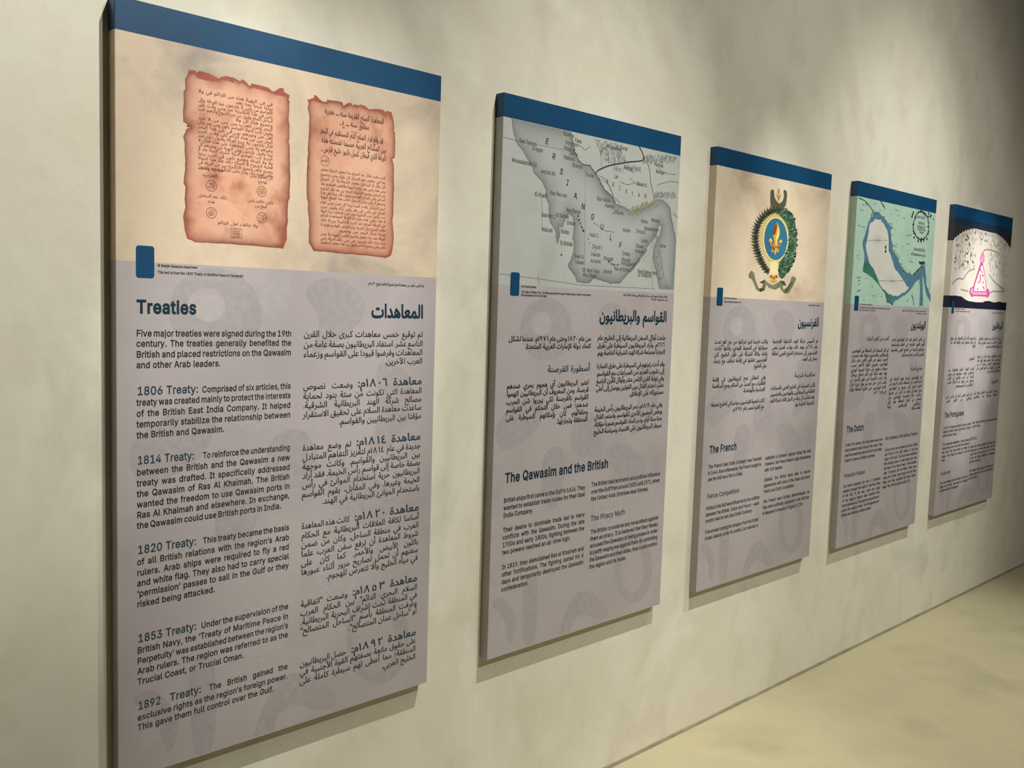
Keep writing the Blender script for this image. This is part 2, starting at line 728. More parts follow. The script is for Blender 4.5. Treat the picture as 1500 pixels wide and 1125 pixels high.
DARK_FORMS = [
    ring_poly(oval(tw, 500, 210, 190, 230), oval(tw, 465, 170, 75, 85)),
    smooth(tw([(960, 20), (1080, 60), (1130, 190), (1040, 330), (900, 420), (930, 250), (880, 100)]), 4, True),
    smooth(tw([(1180, 480), (1300, 520), (1330, 700), (1240, 900), (1120, 980), (1170, 760)]), 4, True),
    smooth(tw([(140, 900), (330, 720), (480, 760), (420, 960), (240, 1090), (150, 1060)]), 4, True),
    smooth(tw([(700, 900), (830, 820), (900, 960), (860, 1120), (700, 1120)]), 4, True),
    ring_poly(oval(tw2, 775, 620, 95, 175), oval(tw2, 770, 625, 58, 120)),
    smooth(tw2([(400, 985), (430, 860), (480, 760), (540, 735), (600, 770), (650, 850), (600, 880), (520, 850), (480, 900), (450, 980)]), 4, True),
    smooth(tw2([(230, 700), (285, 640), (300, 800), (280, 1000), (235, 1010), (225, 850)]), 4, True),
    smooth(tw2([(70, 800), (130, 770), (190, 880), (160, 1000), (130, 880)]), 4, True),
    smooth(tw2([(330, 60), (420, 20), (430, 180), (380, 330), (320, 250)]), 4, True),
    smooth(tw2([(640, 20), (760, 10), (840, 120), (760, 210), (680, 120)]), 4, True),
]
LIGHT_FORMS = [
    oval(tw, 470, 190, 62, 70),
    smooth(tw([(680, 30), (820, 20), (800, 180), (720, 240), (680, 150)]), 4, True),
    smooth(tw([(560, 640), (700, 560), (780, 700), (700, 850), (560, 800)]), 4, True),
    oval(tw2, 95, 930, 40, 45),
    oval(tw2, 500, 925, 38, 50),
    smooth(tw2([(600, 260), (700, 240), (740, 400), (660, 470), (590, 380)]), 4, True),
    smooth(tw2([(380, 480), (470, 440), (500, 620), (430, 690), (370, 620)]), 4, True),
]
for i, (px_, pz_, W_, H_) in enumerate(SPEC):
    root = roots[i]
    zb = H_ - BAND
    slab('header_band', W_, zb, H_, M_BLUE, root, label='plain petrol blue band across the top')
    pic = slab('picture', W_, PICZ[i], zb, M_PIC[i], root, label='printed illustration above the text')
    slab('text_field', W_, 0.0, PICZ[i], M_FIELD, root, label='lavender grey printed field')
    dk = DARK_FORMS
    lt = LIGHT_FORMS

    def fit(P, i=i, W_=W_):
        q = []
        for (a, b) in P:
            if i == 0:
                a, b = 0.02 + a * 0.98, b * 1.04
            q.append((min(max(a, 0.004), W_ - 0.004), min(max(b, 0.004), PICZ[i] - 0.003)))
        return q
    s = Strokes()
    for P in dk:
        s.poly(fit(P))
    s.build('watermark', M_MARK_D, root, 0.4, 'faint darker ring and drop shapes')
    s = Strokes()
    for P in lt:
        s.poly(fit(P))
    s.build('watermark', M_MARK_L, root, 0.7, 'faint paler ring and drop shapes')

TABS = [((199, 359), (226, 359.5), 406.6), ((748, 398.4), (761.4, 399), 433), ((1050.6, 421), (1059.4, 421.5), 447.8),
        ((1252.2, 433), (1258.4, 433.3), 455.2), ((1394.6, 440), (1398.4, 440), 459.3)]
for i, (a, b, yb) in enumerate(TABS):
    x0, z1 = at(i, *a)
    x1 = at(i, *b)[0]
    z0 = at(i, a[0], yb)[1]
    shape2d('blue_tab', [rrect(x0, z0, x1, z1, 0.006)], M_BLUE, roots[i], 3.0, label='rounded petrol blue tab')

# ------------------------------------------------------------------ printed text


def zs(i, x, ys):
    return [at(i, x, y)[1] for y in ys]


def block(name, i, lines, xl, xr, ys, cap, latin, mat, last=(), yx=None, layer=2.0, xs=0.92, bold=0.035, mode='J', label=None, into=None):
    """a paragraph: xl/xr photo columns at mid height, ys baselines read at photo column yx"""
    t = into or Text()
    yx = yx if yx is not None else (xl if latin else xr)
    ym = sum(ys) / len(ys)
    x0, x1 = at(i, xl, ym)[0], at(i, xr, ym)[0]
    for k, (s, y) in enumerate(zip(lines, ys)):
        z = at(i, yx, y)[1]
        md = mode if k not in last else ('L' if latin else 'R')
        t.line(s, x0, x1, z, cap, md, latin, bold, xs)
    if into is None:
        return t.build(name, mat, roots[i], layer, label)


# ---- first board
P = 0
t = Text()
t.line('Treaties', at(P, 200, 458)[0], at(P, 288.5, 458)[0], at(P, 200, 458.3)[1], 0.0255, 'F', True, 0.06)
t.build('english_heading', M_TITLE, roots[P], 2, 'bold dark teal English heading')
t = Text()
t.line('المعاهدات', at(P, 544, 465)[0], at(P, 620, 465)[0], at(P, 619.5, 465.9)[1], 0.0325, 'F', False, 0.05)
t.build('arabic_heading', M_TITLE, roots[P], 2, 'bold dark teal Arabic heading')
CAP = 0.0130
X0, X1 = at(P, 200, 620)[0], at(P, 426.2, 560)[0]
EN1 = [
    (None, [('Five major treaties were signed during the 19th', 492.7), ('century. The treaties generally benefited the', 507.8),
            ('British and placed restrictions on the Qawasim', 523.8), ('and other Arab leaders.', 539.3)]),
    (('1806 Treaty:', 579, 291, 296), [('Comprised of six articles, this', 579), ('treaty was created mainly to protect the interests', 594.4),
                                      ('of the British East India Company. It helped', 610.5), ('temporarily stabilize the relationship between', 626.3), ('the British and Qawasim.', 642.2)]),
    (('1814 Treaty:', 680.6, 285, 297), [('To reinforce the understanding', 680.6), ('between the British and the Qawasim a new', 696.8), ('treaty was drafted. It specifically addressed', 712.8),
                                        ('the Qawasim of Ras Al Khaimah. The British', 728.4), ('wanted the freedom to use Qawasim ports in', 744), ('Ras Al Khaimah and elsewhere. In exchange,', 759.4), ('the Qawasim could use British ports in India.', 774.8)]),
    (('1820 Treaty:', 812, 288, 297), [('This treaty became the basis', 812), ('of all British relations with the region\u2019s Arab', 828.4), ('rulers. Arab ships were required to fly a red', 844),
                                      ('and white flag. They also had to carry special', 859.4), ('\u2018permission\u2019 passes to sail in the Gulf or they', 874.6), ('risked being attacked.', 890)]),
    (('1853 Treaty:', 942, 288, 294.5), [('Under the supervision of the', 942), ('British Navy, the \u2018Treaty of Maritime Peace in', 958), ('Perpetuity\u2019 was established between the region\u2019s', 973.4),
                                        ('Arab rulers. The region was referred to as the', 988.4), ('Trucial Coast, or Trucial Oman.', 1004)]),
    (('1892  Treaty:', 1040.7, 295, 306), [('The British gained the', 1040.7), ('exclusive rights as the region\u2019s foreign power.', 1056.5), ('This gave them full control over the Gulf.', 1071)]),
]
for head, lines in EN1:
    body = Text()
    if head:
        h = Text()
        z = at(P, 200, head[1])[1]
        if '  ' in head[0]:
            h.line('1892', X0 + 0.001, at(P, 236, head[1] - 6)[0], z, 0.0168, 'F', True, 0.03)
            h.line('Treaty:', at(P, 248.5, head[1] - 6)[0], at(P, head[2], head[1] - 6)[0], z, 0.0168, 'F', True, 0.03)
        else:
            h.line(head[0], X0 + 0.001, at(P, head[2], head[1] - 6)[0], z, 0.0168, 'F', True, 0.03)
        h.build('treaty_subheading', M_HEAD, roots[P], 2, 'slate teal ' + head[0].replace('  ', ' ').strip(':') + ' subheading')
    for k, (s, y) in enumerate(lines):
        z = at(P, 200, y)[1]
        xa = X0
        if head and k == 0:
            xa = at(P, head[3], y - 6)[0]
        last = k == len(lines) - 1
        if last and s.startswith('the Qawasim could'):
            body.line(s, X0, at(P, 412, 750)[0], z, CAP, 'J', True, 0.035)
        else:
            body.line(s, xa, X1, z, CAP, 'L' if last else 'J', True, 0.035)
    body.build('english_text', M_INK, roots[P], 2, 'small dark English paragraph')
AX0, AX1 = at(P, 444.5, 540)[0], at(P, 618.5, 540)[0]
ACAP = 0.0145
AR1 = [
    (None, [('تم توقيع خمس معاهدات كبرى خلال القرن', 493.4), ('التاسع عشر. استفاد البريطانيون بصفة عامة من', 507), ('المعاهدات وفرضوا قيوداً على القواسم وزعماء', 519.8), ('العرب الآخرين.', 532.2)]),
    (('معاهدة ١٨٠٦م:', 562.7), [('وضعت نصوص', 562.7), ('المعاهدة التي تكونت من ستة بنود لحماية', 575.5), ('مصالح شركة الهند البريطانية الشرقية.', 587.8), ('ساعدت معاهدة السلام على تحقيق الاستقرار', 599.8), ('مؤقتاً بين البريطانيين والقواسم.', 612.4)]),
    (('معاهدة ١٨١٤م:', 643.8), [('تم وضع معاهدة', 643.8), ('جديدة في عام ١٨١٤م لتعزيز التفاهم المتبادل', 656.3), ('بين البريطانيين والقواسم. وكانت موجهة', 668.6), ('بصفة خاصة إلى قواسم رأس الخيمة. فقد أراد', 680.9), ('البريطانيون حرية استخدام الموانئ في رأس', 693), ('الخيمة وغيرها. وفي المقابل، يقوم القواسم', 705.4), ('باستخدام الموانئ البريطانية في الهند.', 717.9)]),
    (('معاهدة ١٨٢٠م:', 747.4), [('كانت هذه المعاهدة', 747.4), ('أساساً لكافة العلاقات البريطانية مع الحكام', 760), ('العرب في منطقة الساحل. وكان من ضمن', 772.2), ('شروط المعاهدة أن ترفع سفن العرب علماً', 784.4), ('باللون الأبيض والأحمر. كما كان على', 796.5), ('سفنهم أن تحمل تصاريح مرور أثناء عبورها', 808.3), ('في مياه الخليج وألا تتعرض للهجوم.', 820.2)]),
    (('معاهدة ١٨٥٣م:', 851), [('وضعت "اتفاقية', 851), ('السلام البحري الدائم" بين الحكام العرب', 862.8), ('في المنطقة تحت إشراف البحرية البريطانية.', 874.8), ('وعرفت المنطقة باسم "الساحل المتصالح"', 886.4), ('أو "ساحل عمان المتصالح".', 898)]),
    (('معاهدة ١٨٩٢م:', 930.2), [('حصل البريطانيون', 930.2), ('على حقوق مانعة بصفتهم القوة الأجنبية في', 941.5), ('المنطقة؛ مما أعطى لهم سيطرة كاملة على', 953.4), ('الخليج العربي.', 965)]),
]
for head, lines in AR1:
    body = Text()
    xr1 = AX1
    for k, (s, y) in enumerate(lines):
        xa = 619 - (y - 493) * 0.0262
        z = at(P, xa, y)[1]
        xr = AX1
        if head and k == 0:
            h = Text()
            xe = h.line(head[0], at(P, xa - 93, y)[0], AX1, z, 0.0195, 'F', False, 0.03)
            h.build('treaty_subheading', M_HEAD, roots[P], 2, 'slate teal Arabic treaty subheading')
            xr = xe - 0.014
        body.line(s, AX0, xr, z, ACAP, 'R' if k == len(lines) - 1 else 'J', False, 0.022, 0.98)
    body.build('arabic_text', M_INK, roots[P], 2, 'small dark Arabic paragraph')
t = Text()
t.line('© Sharjah Museums Department', at(P, 231, 391)[0], at(P, 289.5, 393)[0], at(P, 231, 390.6)[1], 0.0052, 'F', True, 0.05)
t.line('This text is from the 1853 \u2018Treaty of Maritime Peace in Perpetuity\u2019', at(P, 231, 401)[0], at(P, 357, 406)[0], at(P, 231, 400.4)[1], 0.0054, 'F', True, 0.05)
t.line('هذا النص مأخوذ من معاهدة السلام البحرية الدائمة بتاريخ ١٨٥٣م', at(P, 539.5, 417)[0], at(P, 621, 420)[0], at(P, 621, 420.6)[1], 0.0062, 'F', False, 0.05)
t.build('caption_text', M_CAPT, roots[P], 2, 'tiny printed caption lines')


def board(P, title_en, title_ar, caps, en, ar, caption):
    """title: (text, xl, xr, baseline at left/right, cap)"""
    t = Text()
    s, xl, xr, y, yr, c = title_en
    t.line(s, at(P, xl, y)[0], at(P, xr, yr)[0], at(P, xl, y)[1], c, 'F', True, 0.055)
    t.build('english_heading', M_TITLE, roots[P], 2, 'bold dark teal English heading')
    t = Text()
    s, xl, xr, y, yr, c = title_ar
    t.line(s, at(P, xl, y)[0], at(P, xr, yr)[0], at(P, xr, yr)[1], c, 'F', False, 0.05)
    t.build('arabic_heading', M_TITLE, roots[P], 2, 'bold dark teal Arabic heading')
    for latin, sets, cap in ((True, en, caps[0]), (False, ar, caps[1])):
        for kind, xl, xr, lines, ys in sets:
            n = 'english' if latin else 'arabic'
            if kind == 'h':
                h = Text()
                x0, x1 = at(P, xl, ys[0])[0], at(P, xr, ys[0])[0]
                z = at(P, xl if latin else xr, ys[0])[1]
                h.line(lines[0], x0, x1, z, cap * 1.3, 'F', latin, 0.03)
                h.build(n + '_subheading', M_HEAD, roots[P], 2, 'slate teal subheading')
            else:
                full = kind == 'f'
                block(n + '_text', P, lines, xl, xr, ys, cap, latin, M_INK, last=() if full else (len(lines) - 1,),
                      bold=0.045, xs=0.87 if latin else 0.98, label='small dark paragraph')
    t = Text()
    for s, xl, yl, xr, yr, c, latin in caption:
        t.line(s, at(P, xl, yl)[0], at(P, xr, yr)[0], at(P, xl, yl)[1] if latin else at(P, xr, yr)[1], c, 'F', latin, 0.05)
    t.build('caption_text', M_CAPT, roots[P], 2, 'tiny printed caption lines')


board(1, ('The Qawasim and the British', 739.6, 891.3, 707.2, 682.3, 0.0265), ('القواسم والبريطانيون', 878, 976.4, 473, 471.4, 0.034), (0.0126, 0.0146), [
    ('p', 737.5, 856, ['British ships first came to the Gulf in 1616. They', 'wanted to establish trade routes for their East', 'India Company.'], [736.7, 747.6, 758.5]),
    ('p', 736, 855, ['Their desire to dominate trade led to many', 'conflicts with the Qawasim. During the late', '1700s and early 1800s, fighting between the', 'two powers reached an all-time high.'], [780, 790.9, 801.8, 812.7]),
    ('p', 734.5, 853.5, ['In 1819, they demolished Ras al Khaimah and', 'other fortifications. The fighting lasted for 6', 'days and temporarily destroyed the Qawasim', 'confederation.'], [834.4, 845.2, 856, 866.8]),
    ('p', 866, 965.6, ['The British held economic and political influence', 'over the Gulf from around 1820 until 1971, when', 'the United Arab Emirates was formed.'], [713, 723.4, 733.8]),
    ('h', 865, 915, ['The Piracy Myth'], [763.5]),
    ('p', 864, 962, ['The British considered any naval attack against', 'them as piracy. It is believed that they falsely', 'accused the Qawasim of being pirates in order', 'to justify waging war against them. By controlling', 'the Qawasim and their allies, they could control', 'the region and its trade.'], [782.4, 792.6, 802.7, 812.8, 823, 833.2]),
], [
    ('f', 875, 974.5, ['جاءت أوائل السفن البريطانية إلى الخليج عام', '١٦١٦م، وأراد البريطانيون السيطرة على طرق', 'التجارة لمصلحة شركة الهند الشرقية الخاصة بهم.'], [497.6, 508, 518]),
    ('p', 873.5, 972.5, ['وقد أدت رغبتهم في السيطرة على طرق التجارة', 'إلى نشوب العديد من الصراعات مع القواسم.', 'وفي نهاية القرن الثامن عشر وأوائل القرن التاسع', 'عشر، احتدم القتال بين القوتين ووصل إلى أعلى', 'مستوياته على الإطلاق.'], [536, 546.2, 556.3, 566.4, 576.5]),
    ('f', 870.5, 969.5, ['وفي عام ١٨١٩م، دمر البريطانيون رأس الخيمة', 'وبعض الحصون الأخرى للقواسم، واستمر القتال', 'مدة ستة أيام، ودمر اتحاد القواسم بصورة مؤقتة.', 'سيطر البريطانيون على اقتصاد وسياسة الخليج'], [595, 605, 615, 625]),
    ('p', 745, 865.5, ['من عام ١٨٢٠ وحتى عام ١٩٧١م، عندما تشكل', 'اتحاد دولة الإمارات العربية المتحدة.'], [499, 509.8]),
    ('h', 802, 864, ['أسطورة القرصنة'], [543]),
    ('p', 741.8, 861.5, ['اعتبر البريطانيون أي هجوم بحري ضدهم', 'قرصنة. ومن المعروف أن البريطانيين اتهموا', 'القواسم بالقرصنة لكي يبرروا شن الحرب', 'ضدهم؛ فمن خلال التحكم في القواسم', 'وحلفائهم، كان بإمكانهم السيطرة على', 'المنطقة وتجارتها.'], [563, 573.6, 584.3, 595, 605.8, 616.6]),
], [('© UK Private Collection', 763.5, 421, 785.5, 421.5, 0.0062, True), ('1822 Map by Wilhelm Frall. The British appropriated the age of treaties placed it under a new scheme', 763.5, 429, 865, 431.6, 0.0062, True),
    ('that encompassed over the Gulf region', 763.3, 433.6, 801, 434.6, 0.0062, True),
    ('خارطة بريطانية مطبوعة تبين ساحل الخليج العربي ومسار الملاحة فيه', 913, 434, 978, 436, 0.0066, False), ('من مجموعة خاصة', 954, 440.5, 978, 440.5, 0.0066, False)])
board(2, ('The French', 1039, 1079, 664.4, 658, 0.0262), ('الفرنسيون', 1168.6, 1199, 479, 478, 0.034), (0.0126, 0.0142), [
    ('p', 1037, 1114.3, ['The French East India Company was founded', 'in 1664. Soon afterwards, the French sought to', 'use the Gulf as a link to India.'], [686.7, 695.9, 705]),
    ('h', 1035.4, 1082.3, ['Fierce Competition'], [731]),
    ('p', 1033.6, 1111, ['Politics in the Gulf were influenced by the conflicts', 'between the British, Dutch and French \u2013 each', 'country had its own East India Company.'], [747.8, 757, 766]),
    ('f', 1032.4, 1109.6, ['France was running its company from the Indian', 'Ocean islands under its control, but wanted to'], [782.4, 791.6]),
    ('p', 1120.6, 1187.2, ['establish a company agency along the Gulf.', 'However, the French failed to align themselves', 'with Gulf leaders.'], [673.6, 682.4, 691]),
    ('p', 1119, 1185.5, ['Instead, the British were able to secure', 'agreements with many of the rulers and block', 'French and Dutch competition.'], [705.4, 714, 722.5]),
    ('p', 1117.3, 1184, ['The French were further disadvantaged, as', 'they were politically unpopular in the Gulf due', 'to Napoleon\u2019s invasion of Egypt in 1798.'], [737.6, 746, 754.5]),
], [
    ('p', 1131, 1197.3, ['تم تأسيس شركة الهند الشرقية الفرنسية', 'عام ١٦٦٤م. وبعد ذلك بوقت قصير سعى', 'الفرنسيون إلى استخدام الخليج العربي كحلقة', 'وصل إلى الهند.'], [501.6, 510.1, 518.6, 527]),
    ('h', 1164, 1194, ['منافسة شرسة'], [551]),
    ('p', 1128, 1193, ['تأثرت السياسة في الخليج العربي بالصراعات', 'القائمة بين البريطانيين والهولنديين والفرنسيين', 'وقد امتلكت كل دولة من الدول الثلاث شركة الهند', 'الشرقية الخاصة بها.'], [566.3, 574.8, 583.3, 591.8]),
    ('p', 1046, 1123.8, ['وكانت فرنسا تدير شركتها من جزر تقع تحت', 'سيطرتها في المحيط الهندي، ولكنها أرادت', 'إنشاء وكالة للشركة على طول الخليج. لكن', 'الفرنسيين فشلوا في إقامة تحالف مع زعماء', 'دول الخليج.'], [502.6, 511.4, 520.2, 529, 537.6]),
    ('p', 1043.6, 1121, ['وفي المقابل نجح البريطانيون في إقامة', 'اتفاقيات مع العديد من الحكام ومنع المنافسة', 'الفرنسية والهولندية.'], [554.6, 563.3, 572]),
    ('p', 1041.6, 1119.2, ['كانت شعبية الفرنسيين سياسياً في الخليج ضعيفة', 'مع الغزو لمصر عام ١٧٩٨م.'], [588.6, 597.6]),
], [('© Private Collection', 1060.6, 437.5, 1079.5, 438, 0.0058, True), ('French East India Company crest', 1060.4, 443, 1085, 443.7, 0.0058, True),
    ('شعار شركة الهند', 1183.5, 448, 1201, 448.6, 0.0066, False)])
board(3, ('The Dutch', 1239.8, 1265, 633.7, 629.6, 0.0262), ('الهولنديون', 1334, 1355.7, 481.5, 481, 0.034), (0.0126, 0.0142), [
    ('p', 1237.6, 1291.3, ['In the 17th century, the Dutch were one of the', 'most powerful trade forces in the world. They', 'used their seafaring skills in the Gulf and Indian', 'Ocean for trade and military purposes.'], [654.5, 662, 669.5, 677]),
    ('h', 1236, 1266.5, ['Protection Pledges'], [700.2]),
    ('p', 1233.6, 1287.4, ['The Dutch employed the role of \u2018protection', 'pledges\u2019 amongst the region\u2019s seafaring ships', 'of the Gulf. In this way, ships and cargo', 'of the region\u2019s traders were shielded from', 'Dutch interference. This practice helped them to', 'control the region\u2019s trade. The Portuguese and', 'British also followed a similar system.'], [715.4, 722.4, 729.4, 736.4, 743.3, 750.2, 757.2]),
    ('h', 1296.4, 1343, ['War between International Powers'], [645]),
    ('p', 1294.6, 1341.6, ['During almost two centuries, the Dutch, British', 'and French in the 18th century, to rule the', 'region of the Gulf. The Dutch were considered', 'the strongest power, as their ships ruled over', 'the trade of the Indian Ocean. A few decades', 'later, it changed into the British. Piracy rose', 'along the Trucial coast during the time that', 'Mirza and Nasr occupied the Kharg Island', 'base. They left the region around 1766.'], [661.6, 668.3, 675, 681.7, 688.4, 695.1, 701.8, 708.5, 715.2]),
], [
    ('p', 1305.5, 1353.8, ['في القرن السابع عشر كان الهولنديون إحدى', 'أقوى القوى التجارية في العالم واستخدموا', 'مهاراتهم البحرية في الخليج العربي والمحيط', 'الهندي لأغراض تجارية وعسكرية.'], [498.8, 506, 513.3, 520.6]),
    ('h', 1334, 1351, ['مشاريع الحماية'], [541.3]),
    ('p', 1301.5, 1349.5, ['اتبع الهولنديون سياسة عهود الحماية على', 'البحارة العرب في المنطقة، وكانت السفن في', 'الخليج تحصل على تصريح من الهولنديين', 'يمنع عنها أي اعتداء أو تدخل في تجارتها.', 'ساعدت هذه الممارسة الهولنديين على', 'التحكم في تجارة المنطقة. وقد اتبع', 'البرتغاليون والبريطانيون أيضاً', 'أنظمة مماثلة.'], [554, 560.3, 566.6, 573, 579.3, 585.6, 592, 598.2]),
    ('h', 1270, 1302, ['الحرب بين القوى الدولية'], [498]),
    ('p', 1246, 1299.5, ['لم تكن السيطرة على المنطقة بين الهولنديين', 'والبريطانيين والفرنسيين سهلة، فقد استمرت', 'الحروب بينهم حتى القرن الثامن عشر. وكان', 'الهولنديون يعتبرون القوة الأعظم بسبب', 'سيطرة سفنهم على تجارة المحيط الهندي.', 'وبعد عقود قليلة تغير الأمر لصالح بريطانيا.', 'وقد ازدادت القرصنة على طول الساحل في', 'الوقت الذي احتل فيه مير مهنا جزيرة خارك', 'قاعدة الهولنديين حتى غادروا المنطقة نهائياً', 'في عام ١٧٦٦م.'], [514.6, 521.3, 528, 534.7, 541.4, 548.1, 554.8, 561.5, 568.2, 575]),
], [('© Private Collection', 1259.4, 446.5, 1277.5, 447.6, 0.006, True), ('1740 Map by a Dutch cartographer of the Persian Gulf and its coast', 1258.9, 451.3, 1303.5, 453.6, 0.006, True),
    ('with the islands of the region', 1258.6, 455, 1282.5, 456, 0.006, True),
    ('خريطة هولندية مطبوعة من القرن الثامن عشر للخليج', 1321.5, 455, 1356.8, 457, 0.0066, False), ('وجزره وسواحله', 1342.5, 460, 1356.6, 460.4, 0.0066, False)])
board(4, ('The Portuguese', 1383.3, 1411.7, 612.4, 607, 0.0262), ('البرتغاليون', 1453, 1468.6, 481.8, 481.4, 0.034), (0.0126, 0.0142), [
    ('p', 1381.6, 1421.2, ['In 1497, Portuguese explorers Vasco da Gama', 'sailed the Indian Ocean, and arrived in Europe', 'with their fleet of ships.'], [629, 634.7, 640.4]),
    ('p', 1380, 1419.6, ['The Portuguese established a strong presence', 'around many ports of the Gulf and remained in', 'this coast. They then sailed and traded for', 'spices. They fought and opened to the Gulf', 'route.'], [653.3, 659, 664.8, 670.6, 676.4]),
    ('h', 1378, 1391.5, ['Fujairah'], [696.5]),
    ('p', 1376.5, 1416, ['The wars between the two sides for over the', 'region and its trade. They stood in a struggle', 'of defiance with the Portuguese.'], [710, 715.6, 721.2]),
    ('p', 1423.8, 1459, ['area. These forced them to take over and put', 'a post in Oman.'], [621, 626.5]),
    ('h', 1421.6, 1430.5, ['Rivals'], [645]),
    ('p', 1420.6, 1456.6, ['Arabs and Ottomans united forces against the', 'Portuguese and ended their control over this', 'route across the sea and gulf in the 1650s.', 'At last, the rulers expelled the Portuguese', 'in their land and sea.'], [656.5, 662, 667.5, 673, 678.5]),
    ('p', 1419, 1454.5, ['The Persians finally joined the Portuguese in', 'a battle against the Gulf until an end came in', 'the 17th century.'], [692, 697.4, 702.8]),
], [
    ('p', 1433, 1467.2, ['في عام ١٤٩٧م أبحر المستكشف البرتغالي', 'فاسكو دا غاما عبر المحيط الهندي، وعاد', 'إلى أوروبا بأسطوله من السفن.'], [497.4, 503, 508.6]),
    ('p', 1431, 1465, ['أسس البرتغاليون وجوداً قوياً في موانئ', 'كثيرة على ساحل الخليج وبقوا فيها. وقد', 'أبحروا وتاجروا بالتوابل وحاربوا كل من', 'وقف في طريقهم إلى الخليج العربي حتى', 'نهاية القرن السادس عشر.'], [522.5, 528, 533.4, 538.8, 544.2]),
    ('h', 1452, 1462, ['الفجيرة'], [560]),
    ('f', 1426.5, 1461, ['استمرت الحروب بين الطرفين طويلاً على', 'المنطقة وتجارتها ضد البرتغاليين.'], [573.5, 579]),
    ('p', 1392, 1429.2, ['ثم أجبرهم ذلك على الاستيلاء على موقع', 'في عمان ومضيق هرمز والبقاء فيه زمناً', 'طويلاً.'], [497, 502.6, 508.2]),
    ('h', 1419.5, 1427.3, ['المنافسون'], [527]),
    ('p', 1388.5, 1426, ['اتحدت القوات العربية والعثمانية ضد', 'البرتغاليين وأنهت سيطرتهم على طريق', 'التجارة عبر البحر والخليج في القرن', 'السابع عشر. وأخيراً طرد الحكام العرب', 'البرتغاليين من أرضهم وبحرهم.'], [541.5, 547.2, 553, 558.8, 564.6]),
    ('f', 1386, 1423.6, ['كما انضم الفرس أخيراً إلى الحرب على', 'البرتغاليين في الخليج العربي.'], [579, 584.6]),
], [('© Private Collection', 1399.5, 453, 1413.5, 453.8, 0.006, True), ('1502 Portuguese drawing of a tower', 1399.2, 456.4, 1420.5, 457.4, 0.006, True),
    ('رسم برتغالي لبرج', 1454, 458.6, 1470.5, 459.4, 0.0066, False)])

# ------------------------------------------------------------------ illustration of the first board: two parchment pages
M_PARCH = mottle('reddish_parchment_print', [(184, 126, 104), (208, 156, 128), (216, 170, 142), (200, 146, 122)], scale=7.0, rough=0.45, detail=8,
                 edge=(126, 62, 48), pos=(0.28, 0.72), dist=0.8, fine=(16, (150, 84, 62), 0.7, 0.56, 0.74))
M_CURL = mottle('dark_red_curled_edge', [(138, 66, 52), (164, 92, 74)], scale=14, rough=0.45, dist=0.5)
M_PEN = flat('sepia_ink', (84, 52, 40), 0.5)
M_PEN2 = flat('dark_sepia_ink', (62, 36, 30), 0.5)
A1, A2 = tracer(0, (255, 90, 435, 225), 1500), tracer(0, (255, 235, 435, 370), 1500)
B1, B2 = tracer(0, (435, 130, 595, 250), 1500), tracer(0, (435, 260, 595, 380), 1500)
left_page = A1([(180, 100), (275, 112), (262, 140), (310, 115), (370, 125), (450, 155), (500, 185), (550, 212), (570, 190), (640, 182), (690, 190), (735, 200), (805, 245), (830, 217), (870, 240), (925, 305), (945, 268), (1040, 290), (1150, 320), (1170, 345), (1210, 368), (1250, 355), (1290, 325), (1335, 330), (1340, 370), (1410, 410), (1408, 450), (1390, 470), (1408, 480), (1400, 690), (1408, 790), (1405, 960), (1395, 975), (1412, 1030), (1410, 1110)]) + \
    A2([(1412, 60), (1418, 150), (1410, 460), (1392, 500), (1385, 700), (1388, 740), (1370, 860), (1378, 960), (1340, 1060), (1330, 1075), (1200, 1062), (1000, 1045), (700, 1022), (450, 1005), (250, 1000), (220, 975), (160, 955), (130, 850), (112, 690), (140, 560), (130, 480), (135, 310), (118, 280), (120, 200), (132, 150), (135, 0)]) + \
    A1([(128, 1000), (108, 910), (135, 860), (150, 822), (205, 802), (150, 800), (162, 765), (115, 735), (110, 610), (122, 480), (118, 360), (140, 350), (135, 215), (165, 170)])
right_page = B1([(145, 150), (235, 125), (238, 85), (275, 100), (310, 145), (360, 180), (410, 180), (412, 150), (500, 160), (620, 185), (635, 210), (640, 245), (665, 215), (720, 188), (752, 200), (760, 225), (800, 215), (850, 228), (870, 220), (940, 240), (990, 285), (1080, 275), (1180, 290), (1225, 325), (1230, 300), (1300, 325), (1325, 430), (1335, 500), (1332, 590), (1345, 595), (1350, 780), (1345, 950), (1310, 960), (1330, 1040), (1335, 1120)]) + \
    B2([(1330, 20), (1335, 100), (1325, 350), (1322, 480), (1310, 600), (1325, 760), (1330, 850), (1310, 1000), (1290, 1070), (1215, 1105), (1000, 1075), (700, 1050), (400, 1020), (230, 1010), (205, 960), (165, 890), (160, 760), (170, 640), (155, 500), (150, 430), (155, 330), (135, 310), (135, 30)]) + \
    B1([(140, 970), (155, 880), (145, 830), (155, 740), (165, 640), (165, 500), (175, 400), (150, 280), (160, 200)])
lp = shape2d('parchment_page', [rough_line(left_page + [left_page[0]], 0.0006, 0.008)[:-1]], M_PARCH, roots[0], 1.0, 0.0085, 0.011, 'printed reddish page with nineteen handwritten lines and seals')
rp = shape2d('parchment_page', [rough_line(right_page + [right_page[0]], 0.0006, 0.008)[:-1]], M_PARCH, roots[0], 1.0, 0.0085, 0.011, 'printed reddish page with large lettering above small lines')
s = Strokes()
